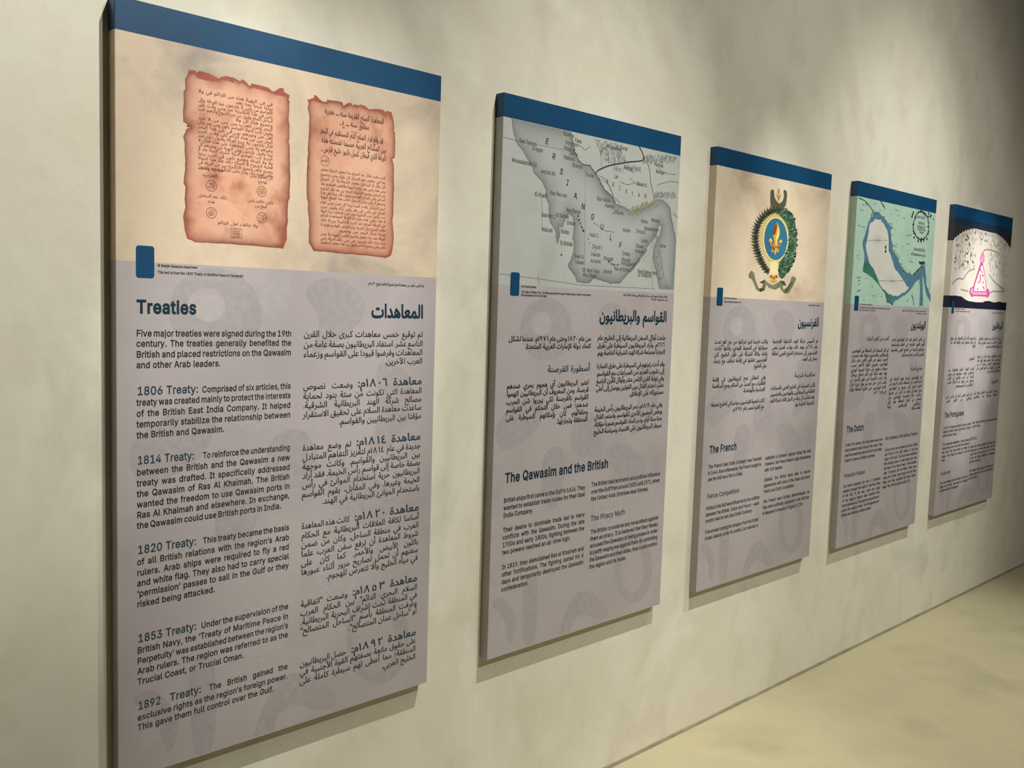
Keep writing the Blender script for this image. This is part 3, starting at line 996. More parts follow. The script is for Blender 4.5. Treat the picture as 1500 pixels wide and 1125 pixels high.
for q in ([(180, 100), (275, 112), (255, 145), (160, 185)], [(310, 115), (450, 155), (550, 212), (545, 250), (400, 235), (280, 200), (262, 140)],
          [(550, 212), (570, 190), (640, 182), (735, 200), (735, 265), (650, 235)], [(760, 215), (805, 245), (830, 217), (870, 240), (925, 305), (860, 285)],
          [(945, 268), (1040, 290), (1150, 320), (1205, 370), (1195, 385), (1060, 345), (935, 310)], [(1215, 370), (1290, 325), (1335, 330), (1345, 375), (1412, 412), (1400, 440), (1300, 420), (1220, 400)]):
    s.poly(A1(q))
s.poly(A2([(1375, 800), (1330, 900), (1320, 1000), (1240, 1050), (1335, 1065), (1378, 960)]))
s.poly(A2([(112, 690), (150, 800), (180, 920), (240, 980), (160, 955), (130, 850)]))
s.build('curled_edge', M_CURL, lp, 1.6)
s = Strokes()
for q in ([(145, 150), (235, 125), (238, 85), (275, 100), (310, 145), (360, 180), (330, 195), (230, 165), (160, 200)], [(410, 180), (412, 150), (620, 185), (640, 245), (560, 200), (420, 190)],
          [(655, 240), (720, 188), (752, 200), (750, 235), (690, 250)], [(770, 225), (850, 228), (830, 280), (800, 250)], [(860, 225), (940, 240), (990, 285), (980, 300), (890, 270)],
          [(1000, 290), (1180, 290), (1225, 330), (1240, 390), (1120, 330)], [(1230, 300), (1300, 325), (1325, 430), (1330, 470), (1270, 400)]):
    s.poly(B1(q))
s.poly(B2([(165, 890), (200, 900), (260, 990), (330, 1015), (230, 1010), (205, 960)]))
s.poly(B2([(1330, 850), (1290, 960), (1250, 1060), (1150, 1085), (1215, 1105), (1290, 1070), (1310, 1000)]))
s.build('curled_edge', M_CURL, rp, 1.6)

POOL = ('المعاهدة بين الشيوخ على البحر وقبول الصلح الدائم في كل وقت ومن بعد ذلك لا يكون حرب ولا قتال بيننا وكل من خالف هذا الشرط فعليه جزاء معلوم عند الدولة '
        'البهية الانكليزية وجميع العرب القواسم وبني ياس والنعيم وغيرهم من اهل الساحل يلتزمون بما كتب في هذه الورقة').split()


def scribble(n):
    return ' '.join(random.choice(POOL) for _ in range(n))


t = Text()
for k in range(18):
    y = 155.5 + k * 6.15
    short = k in (1, 5)
    xl = 345 if short else 290
    t.line(scribble(4 if short else 8), at(0, xl, y - 5)[0], at(0, 399.5, y)[0], at(0, 399.5, y)[1], 0.0070, 'F', False, 0.012)
for xl, xr, y, n in ((291, 327, 252, 2), (297, 319, 260, 1), (366, 400, 263, 3), (378, 391, 269, 2), (291, 332, 292, 3), (304, 315, 298, 1), (363, 400, 299, 3), (373, 391, 305, 2), (319, 378, 333, 4)):
    t.line(scribble(n), at(0, xl, y - 2)[0], at(0, xr, y)[0], at(0, xr, y)[1], 0.0068, 'F', False, 0.012)
s = Strokes()
for (cx, cy), r in (((309.6, 272), 8), ((383.4, 280.4), 7.5), ((309.6, 311.8), 7.8), ((383.4, 319), 7.6)):
    c = at(0, cx, cy)
    e = at(0, cx, cy - r)
    s = Strokes()
    s.ring(c, abs(e[1] - c[1]), abs(e[1] - c[1]), 0.0011)
    s.build('seal', M_PEN, lp, 2.2, 'round inked seal')
    for d in (-2.6, 1.0, 4.0):
        wd = 5.2 if d == 1.0 else 4.0
        t.line(scribble(1), at(0, cx - wd, cy + d)[0], at(0, cx + wd, cy + d)[0], at(0, cx, cy + d)[1], 0.0048, 'F', False, 0.0)
q = [at(0, *p) for p in ((338, 334), (354, 336), (354, 349), (338, 347.5), (338, 334))]
s = Strokes()
s.line(q, 0.001)
for y in (338.6, 342.6, 346.6):
    t.line(scribble(2), at(0, 340.5, y)[0], at(0, 351.5, y)[0], at(0, 346, y)[1], 0.0048, 'F', False, 0.0)
t.build('handwriting', M_PEN, lp, 2.2)
s.build('seal', M_PEN, lp, 2.2, 'square inked seal')
t = Text()
sc_ = 160 / 1500
for s_, xl, xr, y in (('المعاهدة الصلح القديمة سنه ـــ هجريه', 375, 1190, 488), ('مطابق سنه ـــ ع ـ', 585, 992, 565), ('قد وقع قرار الصلح التام المستقيم في البحر', 320, 1182, 752),
                      ('بين المشائخ العربية حسبما تضمنته هذه', 335, 1225, 878), ('الورقة الذي قبطان كمبل بالبوز خليج فارس ـ', 330, 1222, 992)):
    t.line(s_, at(0, 435 + xl * sc_, 130 + y * sc_)[0], at(0, 435 + xr * sc_, 130 + y * sc_)[0], at(0, 435 + xr * sc_, 130 + y * sc_)[1], 0.0128, 'F', False, 0.02)
t.build('handwriting', M_PEN2, rp, 2.2, 'large dark lettering')
t = Text()
for k, y in enumerate((262.8, 269.5, 276, 282.5, 289, 295, 301, 308.2, 314.5, 320.4, 326.4, 332.8, 339.4, 345.5, 352, 358.4, 364)):
    xl = 497 if k == 13 else 469.5
    t.line(scribble(5 if k == 13 else 9), at(0, xl, y - 4)[0], at(0, 564.5, y)[0], at(0, 564.5, y)[1], 0.0066, 'F', False, 0.012)
t.line('خاتم عهد', at(0, 471, 236)[0], at(0, 480.5, 236)[0], at(0, 476, 236.5)[1], 0.006, 'F', False, 0.02)
t.build('handwriting', M_PEN, rp, 2.2, 'small brown lettering')
s = Strokes()
c = at(0, 476, 235.6)
s.ring(c, 0.0112, 0.0112, 0.0009)
a, b = at(0, 514, 192.5), at(0, 525, 194.3)
s.line([a, b], 0.001)
s.build('seal', M_PEN, rp, 2.2)

# ------------------------------------------------------------------ illustration of the second board: grey gulf map
M_SEA = mottle('grey_sea_print', [(166, 169, 167), (182, 184, 180)], scale=5, rough=0.42, spec=0.45, edge=(122, 128, 126))
M_HILL = mottle('hill_hatching_print', [(98, 105, 100), (128, 134, 129)], scale=30, rough=0.45)
M_LINE = flat('grey_map_line', (96, 102, 98), 0.45)
M_LINE_D = flat('dark_map_line', (44, 56, 52), 0.45)
M_LINE_R = flat('brown_map_line', (96, 78, 70), 0.45)
M_OLIVE = flat('olive_tint', (142, 140, 104), 0.45)
M_LET = flat('black_map_letter', (30, 34, 34), 0.45)
M_NAME = flat('grey_map_name', (76, 82, 78), 0.45)
T2 = tracer(1, (700, 120, 1020, 460), 1059)
west = [(165, 178), (172, 240), (190, 300), (215, 325), (240, 370), (262, 405), (270, 435), (285, 452), (310, 480), (330, 522), (330, 545), (335, 570), (345, 590), (345, 640), (352, 680), (372, 712), (380, 735)]
qatar = [(380, 735), (386, 785), (396, 740), (392, 700), (412, 702), (424, 660), (442, 636), (462, 655), (466, 700), (460, 760), (468, 790), (462, 830), (450, 865)]
south = [(450, 865), (436, 882), (446, 908), (470, 935), (480, 968), (510, 972), (540, 976), (560, 952), (580, 956), (600, 962), (640, 975), (690, 975), (702, 958), (716, 944), (740, 918), (790, 850), (830, 788), (850, 760), (868, 722), (880, 688)]
oman = [(880, 688), (890, 700), (882, 740), (866, 770), (852, 812), (850, 860), (868, 940), (880, 1003)]
iran = [(452, 245), (460, 290), (470, 340), (490, 382), (512, 402), (545, 406), (570, 445), (590, 475), (612, 522), (655, 560), (668, 590), (700, 600), (742, 622), (790, 610), (830, 592), (862, 570), (900, 570), (930, 610), (940, 670), (955, 740), (960, 778)]
wr = rough_line(T2(west), 0.0012, 0.006)
qr = rough_line(T2(qatar), 0.0012, 0.006)
sr = rough_line(T2(south), 0.0016, 0.005)
orr = rough_line(T2(oman), 0.001, 0.008)
ir = rough_line(T2(iran), 0.0014, 0.006)
tl, tr2 = T2([(165, 178)])[0], T2([(452, 245)])[0]
topz = SPEC[1][3] - BAND - 0.001
W1 = SPEC[1][2]
sea = [(tl[0], topz)] + wr + qr + sr + orr + [(W1 - 0.006, orr[-1][1]), (W1 - 0.004, ir[-1][1])] + list(reversed(ir)) + [(tr2[0], topz)]
seao = shape2d('gulf_water', [sea], M_SEA, roots[1], 1.0, 0.011, 0.028, 'printed grey gulf water, darker along the coasts')
s = Strokes()
for L in (wr, qr, sr, orr):
    s.line(L, 0.0016)
for L in ([(392, 690), (384, 740), (380, 785), (372, 740)], [(400, 700), (396, 750), (386, 785)], [(115, 265), (190, 285), (330, 312), (470, 340)], [(520, 420), (520, 600), (516, 940)],
          [(105, 930), (300, 955), (500, 985), (860, 1003)], [(292, 930), (296, 985)], [(310, 560), (312, 700)], [(850, 700), (846, 1003)], [(880, 690), (850, 770), (828, 830), (800, 870)],
          [(895, 700), (872, 800), (900, 930), (920, 1010)], [(590, 320), (598, 380), (600, 430)]):
    s.line(T2(L), 0.0011)
s.build('coastline', M_LINE, roots[1], 1.6)
s = Strokes()
s.line(ir[:int(len(ir) * 0.42)], 0.0026)
s.line(smooth(T2([(780, 310), (798, 345), (804, 374), (782, 384), (735, 388), (700, 394), (640, 405), (600, 420), (580, 432), (571, 446)]), 5), 0.0042)
s.build('border_line', M_LINE_D, roots[1], 1.9, 'thick dark border line')
s = Strokes()
s.line(smooth(T2([(820, 385), (832, 430), (838, 490), (850, 540), (854, 575)]), 5), 0.0028)
s.line(ir[int(len(ir) * 0.80):], 0.0024)
s.build('border_line', M_LINE_R, roots[1], 1.9, 'brown border line')
s = Strokes()
for k in range(70):
    a = random.random()
    c = T2([(735 + a * 130, 628 - a * 55 + random.uniform(-16, 16))])[0]
    d = (random.uniform(-.018, -.006), random.uniform(-.02, -.006))
    s.line([c, (c[0] + d[0], c[1] + d[1])], random.uniform(0.002, 0.006), True)
s.build('coast_tint', M_OLIVE, roots[1], 1.7, 'olive tint along the strait')
s = Strokes()
for k in range(900):
    j = random.random()
    if j < 0.34:
        c = (random.uniform(590, 700), random.uniform(270, 390))
        c = (c[0] + (c[1] - 330) * 0.5, c[1])
    elif j < 0.62:
        c = (random.uniform(800, 985), 370 + random.uniform(-18, 18))
    elif j < 0.8:
        c = (random.uniform(855, 975), 545 + random.uniform(-14, 12))
    elif j < 0.9:
        c = (random.uniform(660, 790), 400 + random.uniform(4, 30))
    else:
        c = (random.uniform(860, 930), random.uniform(700, 960))
        c = (862 + (c[1] - 700) * 0.1 + random.uniform(-16, 16), c[1])
    p = T2([c])[0]
    if p[0] > W1 - 0.02 or p[1] > topz - 0.003:
        continue
    d = random.uniform(-0.9, 0.9)
    l = random.uniform(0.006, 0.016)
    s.line([p, (p[0] + l * math.sin(d), p[1] - l * math.cos(d))], random.uniform(0.001, 0.0026), True)
s.build('hill_hatching', M_HILL, roots[1], 1.5)
s = Strokes()
for L in ([(480, 300), (520, 330), (545, 310)], [(600, 470), (640, 500), (655, 555)], [(735, 465), (770, 495), (790, 500)], [(690, 485), (722, 498), (760, 492)], [(800, 590), (760, 640)], [(620, 540), (660, 590), (640, 605)],
          [(860, 400), (900, 440), (960, 450)], [(870, 500), (930, 480), (975, 490)], [(585, 455), (620, 470), (660, 560), (690, 590)], [(700, 600), (650, 640)], [(840, 600), (800, 620), (770, 650)], [(880, 590), (850, 615)],
          [(945, 640), (970, 660)], [(480, 660), (520, 730)], [(560, 680), (610, 720), (660, 730)]):
    s.line(rough_line(T2(L), 0.0012, 0.008), 0.0016)
s.build('river_line', M_LINE, roots[1], 1.8)
t = Text()
for ch, x, y, r in (('E', 326, 297, -.5), ('R', 358, 371, -.45), ('S', 396, 444, -.4), ('I', 428, 500, -.35), ('A', 464, 562, -.25), ('N', 501, 615, -.2), ('G', 546, 664, -.3), ('U', 592, 712, -.3), ('L', 637, 764, -.3), ('F', 683, 802, -.3)):
    a = at(1, 700 + x / 3.309, 120 + y / 3.309)
    t.free(ch, a[0], a[1], 0.0165, r * 0.5, True, 0.03)
for k, (ch, x, y) in enumerate((('A', 622, 489), ('R', 650, 507), ('I', 684, 525), ('S', 714, 540), ('T', 744, 551), ('A', 775, 557), ('N', 806, 561))):
    a = at(1, 700 + x / 3.309, 120 + y / 3.309)
    t.free(ch, a[0], a[1], 0.0125, 0, True)
n1 = at(1, 700 + 742 / 3.309, 120 + 926 / 3.309)
n2 = at(1, 700 + 826 / 3.309, 120 + 812 / 3.309)
t.free('The Pirate Coast', n1[0], n1[1], 0.0115, math.atan2(n2[1] - n1[1], n2[0] - n1[0]), True, 0.0, 0.9 * math.hypot(n2[0] - n1[0], n2[1] - n1[1]) / 0.118)
t.build('map_lettering', M_LET, roots[1], 2.2, 'spaced black capital letters')
t = Text()
for s_, x, y in (('Anaik B.', 132, 226), ('Ras Tanora', 200, 292), ('Dregan', 262, 330), ('Mussalamieh Id', 164, 386), ('Jezirat Ali', 302, 440), ('El Khatif', 276, 552), ('Ras Reccan', 350, 545), ('Bahrein I.', 308, 652), ('Id Samak', 376, 652), ('Wakrah', 308, 722),
                 ('Ras Rakan', 428, 628), ('Dohah', 430, 690), ('Bidda', 402, 732), ('El Biddah', 398, 788), ('Halul I.', 540, 748), ('Zirkoh I', 552, 806), ('Dasrah', 548, 842), ('Arzenie', 546, 874), ('Seer B.', 468, 852), ('Yassat', 470, 880),
                 ('Sir Beni Yass', 506, 918), ('Abu Dhabi', 508, 942), ('Ghagah', 608, 862), ('Jeziret', 606, 925), ('Dobay', 700, 838), ('Sharjah', 696, 868), ('Amulgavine', 694, 886), ('Ras el Khima', 660, 912), ('Shaam', 765, 802), ('Khasab', 762, 826),
                 ('Larek', 790, 775), ('Ormus I.', 766, 730), ('Anjam', 702, 724), ('Kishm', 790, 682), ('Minaub', 840, 676), ('Jask', 892, 668), ('Mussendom', 806, 716), ('Dibbah', 892, 746), ('Khorfakan', 890, 776), ('Sohar', 880, 800),
                 ('Muscat Roads', 882, 828), ('Burka', 882, 850), ('Beni Kalban Mts', 774, 925), ('or Dhahireh', 776, 942), ('Ras Hallan', 576, 572), ('Nakiloo', 616, 606), ('Charek', 662, 638), ('Lar', 660, 465), ('Firouzabad', 625, 318),
                 ('Bushire', 414, 258), ('Kongoon', 424, 300), ('Asseloo', 416, 325), ('Tahrie', 440, 352), ('Naband', 416, 372), ('Shevoo', 456, 410), ('Taurie', 520, 455), ('Fasa', 470, 290), ('Darab', 690, 325), ('Kerman', 856, 405), ('Bampur', 862, 440),
                 ('Gunhuk', 920, 468), ('Jiroft', 900, 515), ('Minab R.', 770, 500), ('Bunder', 708, 420)):
    a = at(1, 700 + x / 3.309, 120 + y / 3.309)
    if 0.012 < a[0] < W1 - 0.09 and a[1] < topz - 0.014:
        t.free(s_, a[0], a[1], 0.0112, -0.03, True, 0.03, 0.80)
t.build('place_names', M_NAME, roots[1], 2.1, 'small grey place names')
s = Strokes()
for p in [(486, 650), (490, 668), (497, 685), (503, 705), (510, 722), (535, 760), (541, 780), (405, 838), (570, 818), (634, 872), (648, 882), (660, 886), (672, 888), (680, 886), (640, 868)]:
    c = T2([p])[0]
    s.dot(c, random.uniform(.002, .004))
s.build('island', M_LINE_D, roots[1], 1.8)
s = Strokes()
for a, b in (((0.002, 1.366), (0.0, 1.366)),):
    pass

# ------------------------------------------------------------------ illustration of the third board: wreath crest
M_LEAF_D = flat('dark_olive_leaf', (84, 86, 62), 0.45)
M_LEAF_K = flat('blackish_olive_leaf', (46, 48, 34), 0.45)
M_LEAF_G = mottle('laurel_green_print', [(40, 70, 52), (66, 100, 78), (92, 122, 98)], scale=26, rough=0.45)
M_LEAF_H = flat('pale_laurel_leaf', (122, 148, 120), 0.45)
M_LEAF_S = flat('deep_laurel_leaf', (34, 62, 46), 0.45)
M_STRAW = flat('straw_leaf', (206, 184, 112), 0.45)
M_CREAM = flat('cream_print', (236, 220, 168), 0.45)
M_SHIELD = mottle('shield_blue_print', [(40, 104, 138), (58, 124, 156)], scale=6, rough=0.42, spec=0.45)
M_GOLD = flat('gold_print', (214, 164, 62), 0.42)
M_GOLD_H = flat('pale_gold_print', (246, 222, 132), 0.42)
M_GOLD_S = flat('russet_print', (140, 66, 34), 0.42)
M_RIBBON = mottle('olive_ribbon_print', [(98, 102, 78), (132, 134, 106)], scale=24, rough=0.45)
M_RIB_D = flat('dark_ribbon_fold', (70, 72, 52), 0.45)
E1 = tracer(2, (1090, 268, 1180, 358), 1125)
R2 = roots[2]
crest = shape2d('crest_backing', [E1(smooth([(600, 520), (420, 640), (330, 820), (300, 1020), (330, 1220), (420, 1390), (500, 1470), (640, 1470), (740, 1330), (830, 1140), (830, 960), (780, 780), (700, 620)], 5, True))], M_STRAW, R2, 1.0, label='straw coloured ground of the printed crest')
s = Strokes()
spine = smooth([(455, 1640), (390, 1560), (325, 1440), (268, 1300), (228, 1160), (215, 1000), (232, 850), (285, 715), (370, 605), (480, 525), (610, 480)], 8)
s.line(E1(spine), 0.022)
st = Strokes()
k = 0.0
dist = [0]
for a_, b_ in zip(spine[:-1], spine[1:]):
    dist.append(dist[-1] + math.hypot(b_[0] - a_[0], b_[1] - a_[1]))
total = dist[-1]
for m_ in range(27):
    d0 = (m_ + 0.5) / 27 * total
    j = max(q for q in range(len(dist) - 1) if dist[q] <= d0)
    a, b = spine[j], spine[j + 1]
    f_ = (d0 - dist[j]) / (dist[j + 1] - dist[j])
    tx, ty = b[0] - a[0], b[1] - a[1]
    L = math.hypot(tx, ty)
    tx, ty = tx / L, ty / L
    a = (a[0] + (b[0] - a[0]) * f_, a[1] + (b[1] - a[1]) * f_)
    nx, ny = ty, -tx
    if (nx * (a[0] - 578) + ny * (a[1] - 1030)) < 0:
        nx, ny = -nx, -ny
    ln = 108 if m_ > 3 else 84
    tip = (a[0] + nx * ln + tx * 52, a[1] + ny * ln + ty * 52)
    mid = (a[0] + nx * ln * .5 + tx * 14, a[1] + ny * ln * .5 + ty * 14)
    for g in (s,):
        g.poly(E1([(a[0] - tx * 24, a[1] - ty * 24), (mid[0] - tx * 18, mid[1] - ty * 18), tip, (mid[0] + tx * 14, mid[1] + ty * 14), (a[0] + tx * 22, a[1] + ty * 22)]))
    tip = (a[0] - nx * 84 + tx * 40, a[1] - ny * 84 + ty * 40)
    s.poly(E1([(a[0] - tx * 22, a[1] - ty * 22), tip, (a[0] + tx * 18, a[1] + ty * 18)]))
pb = s.build('palm_branch', M_LEAF_D, R2, 1.5, 'dark olive palm branch on the left of the crest')
st.line(E1(spine), 0.006)
for m_ in range(27):
    d0 = (m_ + 1.0) / 27 * total
    j = max(q for q in range(len(dist) - 1) if dist[q] <= min(d0, total - 1))
    a, b = spine[j], spine[j + 1]
    L = math.hypot(b[0] - a[0], b[1] - a[1])
    tx, ty = (b[0] - a[0]) / L, (b[1] - a[1]) / L
    nx, ny = ty, -tx
    if (nx * (a[0] - 578) + ny * (a[1] - 1030)) < 0:
        nx, ny = -nx, -ny
    for sg in (1, -0.8):
        st.line(E1([a, (a[0] + sg * nx * 40 + tx * 10, a[1] + sg * ny * 40 + ty * 10), (a[0] + sg * nx * 76 + tx * 34, a[1] + sg * ny * 76 + ty * 34)]), 0.008, True)
st.build('leaf_shadows', M_LEAF_K, pb, 2.0)
laurel_out = [(700, 450), (790, 500), (860, 580), (925, 680), (950, 850), (965, 1050), (955, 1200), (935, 1330), (905, 1440), (850, 1560), (790, 1640), (740, 1725), (665, 1742), (630, 1660), (640, 1480), (730, 1330), (800, 1180), (822, 1020), (800, 850), (740, 700), (660, 610), (560, 540), (600, 480)]
lb = shape2d('laurel_branch', [E1(smooth(laurel_out, 4, True))], M_LEAF_G, R2, 1.5, label='green laurel branch on the right of the crest')
sh, sd = Strokes(), Strokes()
pool = []
while len(pool) < 120:
    q = (random.uniform(600, 970), random.uniform(460, 1750))
    if winding(q, [laurel_out]):
        pool.append(q)
for n, q in enumerate(pool):
    a = random.uniform(0, 6.28)
    l = random.uniform(24, 46)
    wv = l * 0.32
    pts = [(q[0] + l * math.cos(a), q[1] + l * math.sin(a)), (q[0] - wv * math.sin(a), q[1] + wv * math.cos(a)), (q[0] - l * math.cos(a), q[1] - l * math.sin(a)), (q[0] + wv * math.sin(a), q[1] - wv * math.cos(a))]
    (sh if n % 3 == 0 else sd).poly(E1(pts))
for k in range(34):
    i0 = random.randrange(0, 12)
    a, b = laurel_out[i0], laurel_out[i0 + 1]
    f_ = random.random()
    q = (a[0] + (b[0] - a[0]) * f_, a[1] + (b[1] - a[1]) * f_)
    sd.poly(E1([(q[0] - 25, q[1] - 14), (q[0] + 30, q[1] - 22), (q[0] + 8, q[1] + 20)]))
sh.build('leaf_highlights', M_LEAF_H, lb, 2.0)
sd.build('leaf_shadows', M_LEAF_S, lb, 1.8)
s = Strokes()
s.poly(E1(smooth([(492, 132), (542, 132), (552, 220), (575, 300), (640, 372), (700, 330), (728, 240), (722, 145), (760, 132), (786, 220), (770, 330), (745, 440), (640, 500), (520, 470), (490, 400), (478, 300)], 3, True)))
for y in range(150, 440, 24):
    s.poly(E1([(770, y), (800 - abs(y - 220) * 0.08, y - 6), (765, y + 16)]))
    s.poly(E1([(490, y), (472, y - 8), (492, y + 16)]))
s.build('palm_crown', M_LEAF_D, R2, 1.7, 'dark horn shaped palm tips at the top of the crest')
s = Strokes()
for P_ in ([(635, 100), (652, 130), (650, 180), (640, 210), (625, 210), (615, 170), (618, 125)], [(590, 200), (612, 215), (640, 240), (665, 212), (682, 205), (670, 250), (645, 262), (600, 255)], [(610, 262), (660, 262), (650, 300), (632, 350), (618, 300)]):
    s.poly(E1(P_))
s.build('gold_finial', flat('dull_gold_print', (166, 134, 66), 0.45), R2, 2.0, 'small gold lily between the palm tips')
shape2d('shield_rim', [E1([(578 + 232 * math.cos(k / 40 * 6.2832), 1030 + 404 * math.sin(k / 40 * 6.2832)) for k in range(40)])], M_GOLD_H, R2, 2.0, label='pale gold rim of the oval shield')
shd = shape2d('shield', [E1([(578 + 214 * math.cos(k / 40 * 6.2832), 1030 + 386 * math.sin(k / 40 * 6.2832)) for k in range(40)])], M_SHIELD, R2, 2.4, label='blue oval shield')
lily = [[(600, 715), (640, 800), (655, 900), (640, 980), (610, 1050), (602, 1150), (558, 1150), (545, 1040), (525, 950), (530, 850), (570, 770)],
        [(545, 1150), (525, 1070), (495, 1008), (462, 1022), (452, 1060), (470, 1085), (492, 1140), (520, 1155)],
        [(608, 1150), (632, 1070), (662, 1035), (692, 1046), (694, 1088), (664, 1110), (634, 1155)],
        [(498, 1142), (662, 1142), (655, 1178), (505, 1178)],
        [(540, 1178), (498, 1235), (515, 1275), (545, 1250), (566, 1326), (592, 1250), (622, 1278), (636, 1230), (605, 1178)]]
s = Strokes()
for P_ in lily:
    s.poly(E1(P_))
s.build('fleur_de_lis', M_GOLD, shd, 2.8, 'gold lily on the blue shield')
s = Strokes()
for P_ in ([(600, 720), (598, 830), (570, 930), (540, 960), (525, 950), (530, 850), (570, 770)], [(492, 1060), (512, 1150), (530, 1150), (520, 1080)], [(640, 1080), (620, 1150), (634, 1150), (660, 1106)], [(500, 1162), (655, 1162), (655, 1178), (505, 1178)], [(540, 1180), (520, 1215), (545, 1250), (566, 1200)]):
    s.poly(E1(P_))
s.build('lily_shading', M_GOLD_S, shd, 3.1)
s = Strokes()
for P_ in ([(612, 780), (640, 860), (640, 960), (605, 1040), (595, 1140), (578, 1140), (580, 1000), (615, 900)], [(470, 1030), (490, 1024), (510, 1070), (500, 1080)], [(664, 1050), (685, 1056), (684, 1084), (664, 1080)], [(566, 1260), (580, 1240), (568, 1316)]):
    s.poly(E1(P_))
s.build('lily_highlight', M_GOLD_H, shd, 3.3)
shape2d('crest_stem', [E1([(470, 1440), (612, 1440), (605, 1560), (612, 1690), (490, 1690), (472, 1580)])], M_CREAM, R2, 2.1, label='cream stem under the shield')
s = Strokes()
D = 1025
for P_ in ([(80, 650), (130, 575), (182, 620), (200, 720), (232, 820), (270, 905), (325, 895), (348, 815), (280, 795), (380, 740), (402, 840), (380, 935), (300, 972), (222, 930), (170, 800), (135, 730), (90, 715)],
           [(655, 755), (735, 770), (772, 855), (702, 862), (722, 925), (790, 880), (840, 800), (865, 695), (900, 680), (955, 725), (930, 775), (885, 880), (822, 985), (740, 1000), (672, 930), (648, 850)],
           [(365, 735), (430, 800), (520, 842), (620, 800), (662, 755), (664, 880), (570, 930), (450, 892), (390, 815)]):
    s.poly(E1([(a, b + D) for a, b in P_]))
s.build('ribbon', M_RIBBON, R2, 2.3, 'olive scroll ribbon at the foot of the crest')
s = Strokes()
for P_ in ([(280, 795), (380, 740), (350, 820)], [(655, 790), (735, 770), (770, 852), (700, 830)], [(270, 905), (325, 895), (380, 935), (300, 972)], [(740, 970), (800, 890), (850, 790), (870, 800), (800, 940), (760, 990)]):
    s.poly(E1([(a, b + D) for a, b in P_]))
s.build('ribbon_fold', M_RIB_D, R2, 2.6)
s = Strokes()
for c, r in (((500, 690), 42), ((585, 690), 42), ((540, 745), 34), ((500, 770), 26), ((580, 770), 26)):
    s.poly(E1([(c[0] + r * math.cos(k / 12 * 6.283), c[1] + D + r * 0.9 * math.sin(k / 12 * 6.283)) for k in range(12)]))
bw = s.build('bow', M_GOLD, R2, 2.7, 'gold and russet bow')
s = Strokes()
for c, r in (((498, 692), 20), ((588, 692), 20), ((540, 720), 18), ((540, 790), 12)):
    s.poly(E1([(c[0] + r * math.cos(k / 10 * 6.283), c[1] + D + r * math.sin(k / 10 * 6.283)) for k in range(10)]))
s.build('bow_shading', M_GOLD_S, bw, 3.0)

# ------------------------------------------------------------------ illustration of the fourth board: mint map
G = tracer(3, (1210, 250, 1500, 470), 1483)
R3 = roots[3]
M_COAST = mottle('blue_coast_wash', [(64, 104, 126), (84, 124, 146), (72, 112, 134)], scale=12, rough=0.42, spec=0.45)
M_COASTG = mottle('green_coast_wash', [(46, 100, 86), (66, 122, 104)], scale=12, rough=0.42, spec=0.45)
M_OPEN = mottle('pale_open_sea', [(198, 198, 188), (210, 208, 198)], scale=6, rough=0.42, spec=0.45)
outer = G([(352, 318), (398, 308), (432, 350), (465, 392), (490, 425), (482, 482), (500, 560), (502, 612), (540, 650), (548, 692), (582, 742), (622, 775), (655, 775), (690, 740), (725, 702), (742, 722), (735, 790), (716, 800), (690, 818), (660, 855), (620, 912), (560, 952), (522, 972), (502, 1002), (480, 996), (458, 985), (440, 920), (400, 862), (350, 802), (310, 772), (274, 752), (285, 700), (290, 640), (272, 540), (286, 500), (302, 440), (320, 380), (345, 345)])
wash = shape2d('coast_wash', [rough_line(outer + [outer[0]], 0.003, 0.014)[:-1]], M_COAST, R3, 1.0, label='blue washed coast of the printed map')
gp = G([(285, 690), (350, 690), (362, 750), (385, 812), (440, 900), (482, 945), (482, 994), (456, 985), (440, 920), (400, 862), (350, 802), (310, 772), (274, 752)])
shape2d('coast_wash', [rough_line(gp + [gp[0]], 0.002, 0.014)[:-1]], M_COASTG, R3, 1.4, label='green washed western coast')
inn = G([(372, 362), (408, 364), (440, 410), (462, 450), (468, 520), (470, 600), (488, 640), (500, 690), (522, 740), (560, 790), (590, 840), (620, 880), (600, 905), (550, 930), (500, 942), (440, 898), (402, 850), (382, 800), (358, 740), (322, 680), (306, 630), (300, 560), (312, 500), (322, 440), (332, 390)])
shape2d('open_sea', [rough_line(inn + [inn[0]], 0.004, 0.016)[:-1]], M_OPEN, R3, 1.8, label='pale open sea inside the coast')
s = Strokes()
s.poly(G([(700, 790), (722, 782), (726, 1012), (698, 1016), (704, 900)]))
s.poly(G([(722, 712), (742, 716), (752, 860), (783, 935), (783, 985), (752, 930), (732, 830)]))
s.build('river_wash', M_COAST, R3, 1.4, 'blue washed rivers')
M_MAPK = flat('dark_green_map_ink', (40, 58, 50), 0.45)
M_MAPG = flat('grey_green_map_ink', (112, 136, 120), 0.45)
s = Strokes()
s.line(rough_line(G([(245, 205), (290, 225), (320, 258), (352, 300), (380, 325)]), 0.001, 0.01), 0.004)
for L in ([(352, 300), (340, 340), (335, 365)], [(300, 230), (305, 262)], [(400, 215), (440, 275)], [(640, 935), (655, 965), (655, 1010)], [(655, 775), (685, 750), (725, 705)], [(482, 990), (500, 1005)]):
    s.line(rough_line(G(L), 0.002, 0.012), 0.006)
for k in range(12):
    c = G([(700 + k * 3.4, 690 + random.uniform(-6, 6))])[0]
    s.dot(c, 0.006, 0.007)
for k in range(26):
    q = outer[random.randrange(4, 16)]
    s.dot((q[0] + random.uniform(-.008, .012), q[1] + random.uniform(-.01, .01)), random.uniform(.002, .005))
for q in [(446, 570), (446, 600)]:
    c = G([q])[0]
    s.poly([(c[0] - .012, c[1] - .006), (c[0] + .008, c[1] - .009), (c[0] + .006, c[1] + .012)])
s.build('map_ink', M_MAPK, R3, 2.1, 'dark ink coast and ships')
s = Strokes()
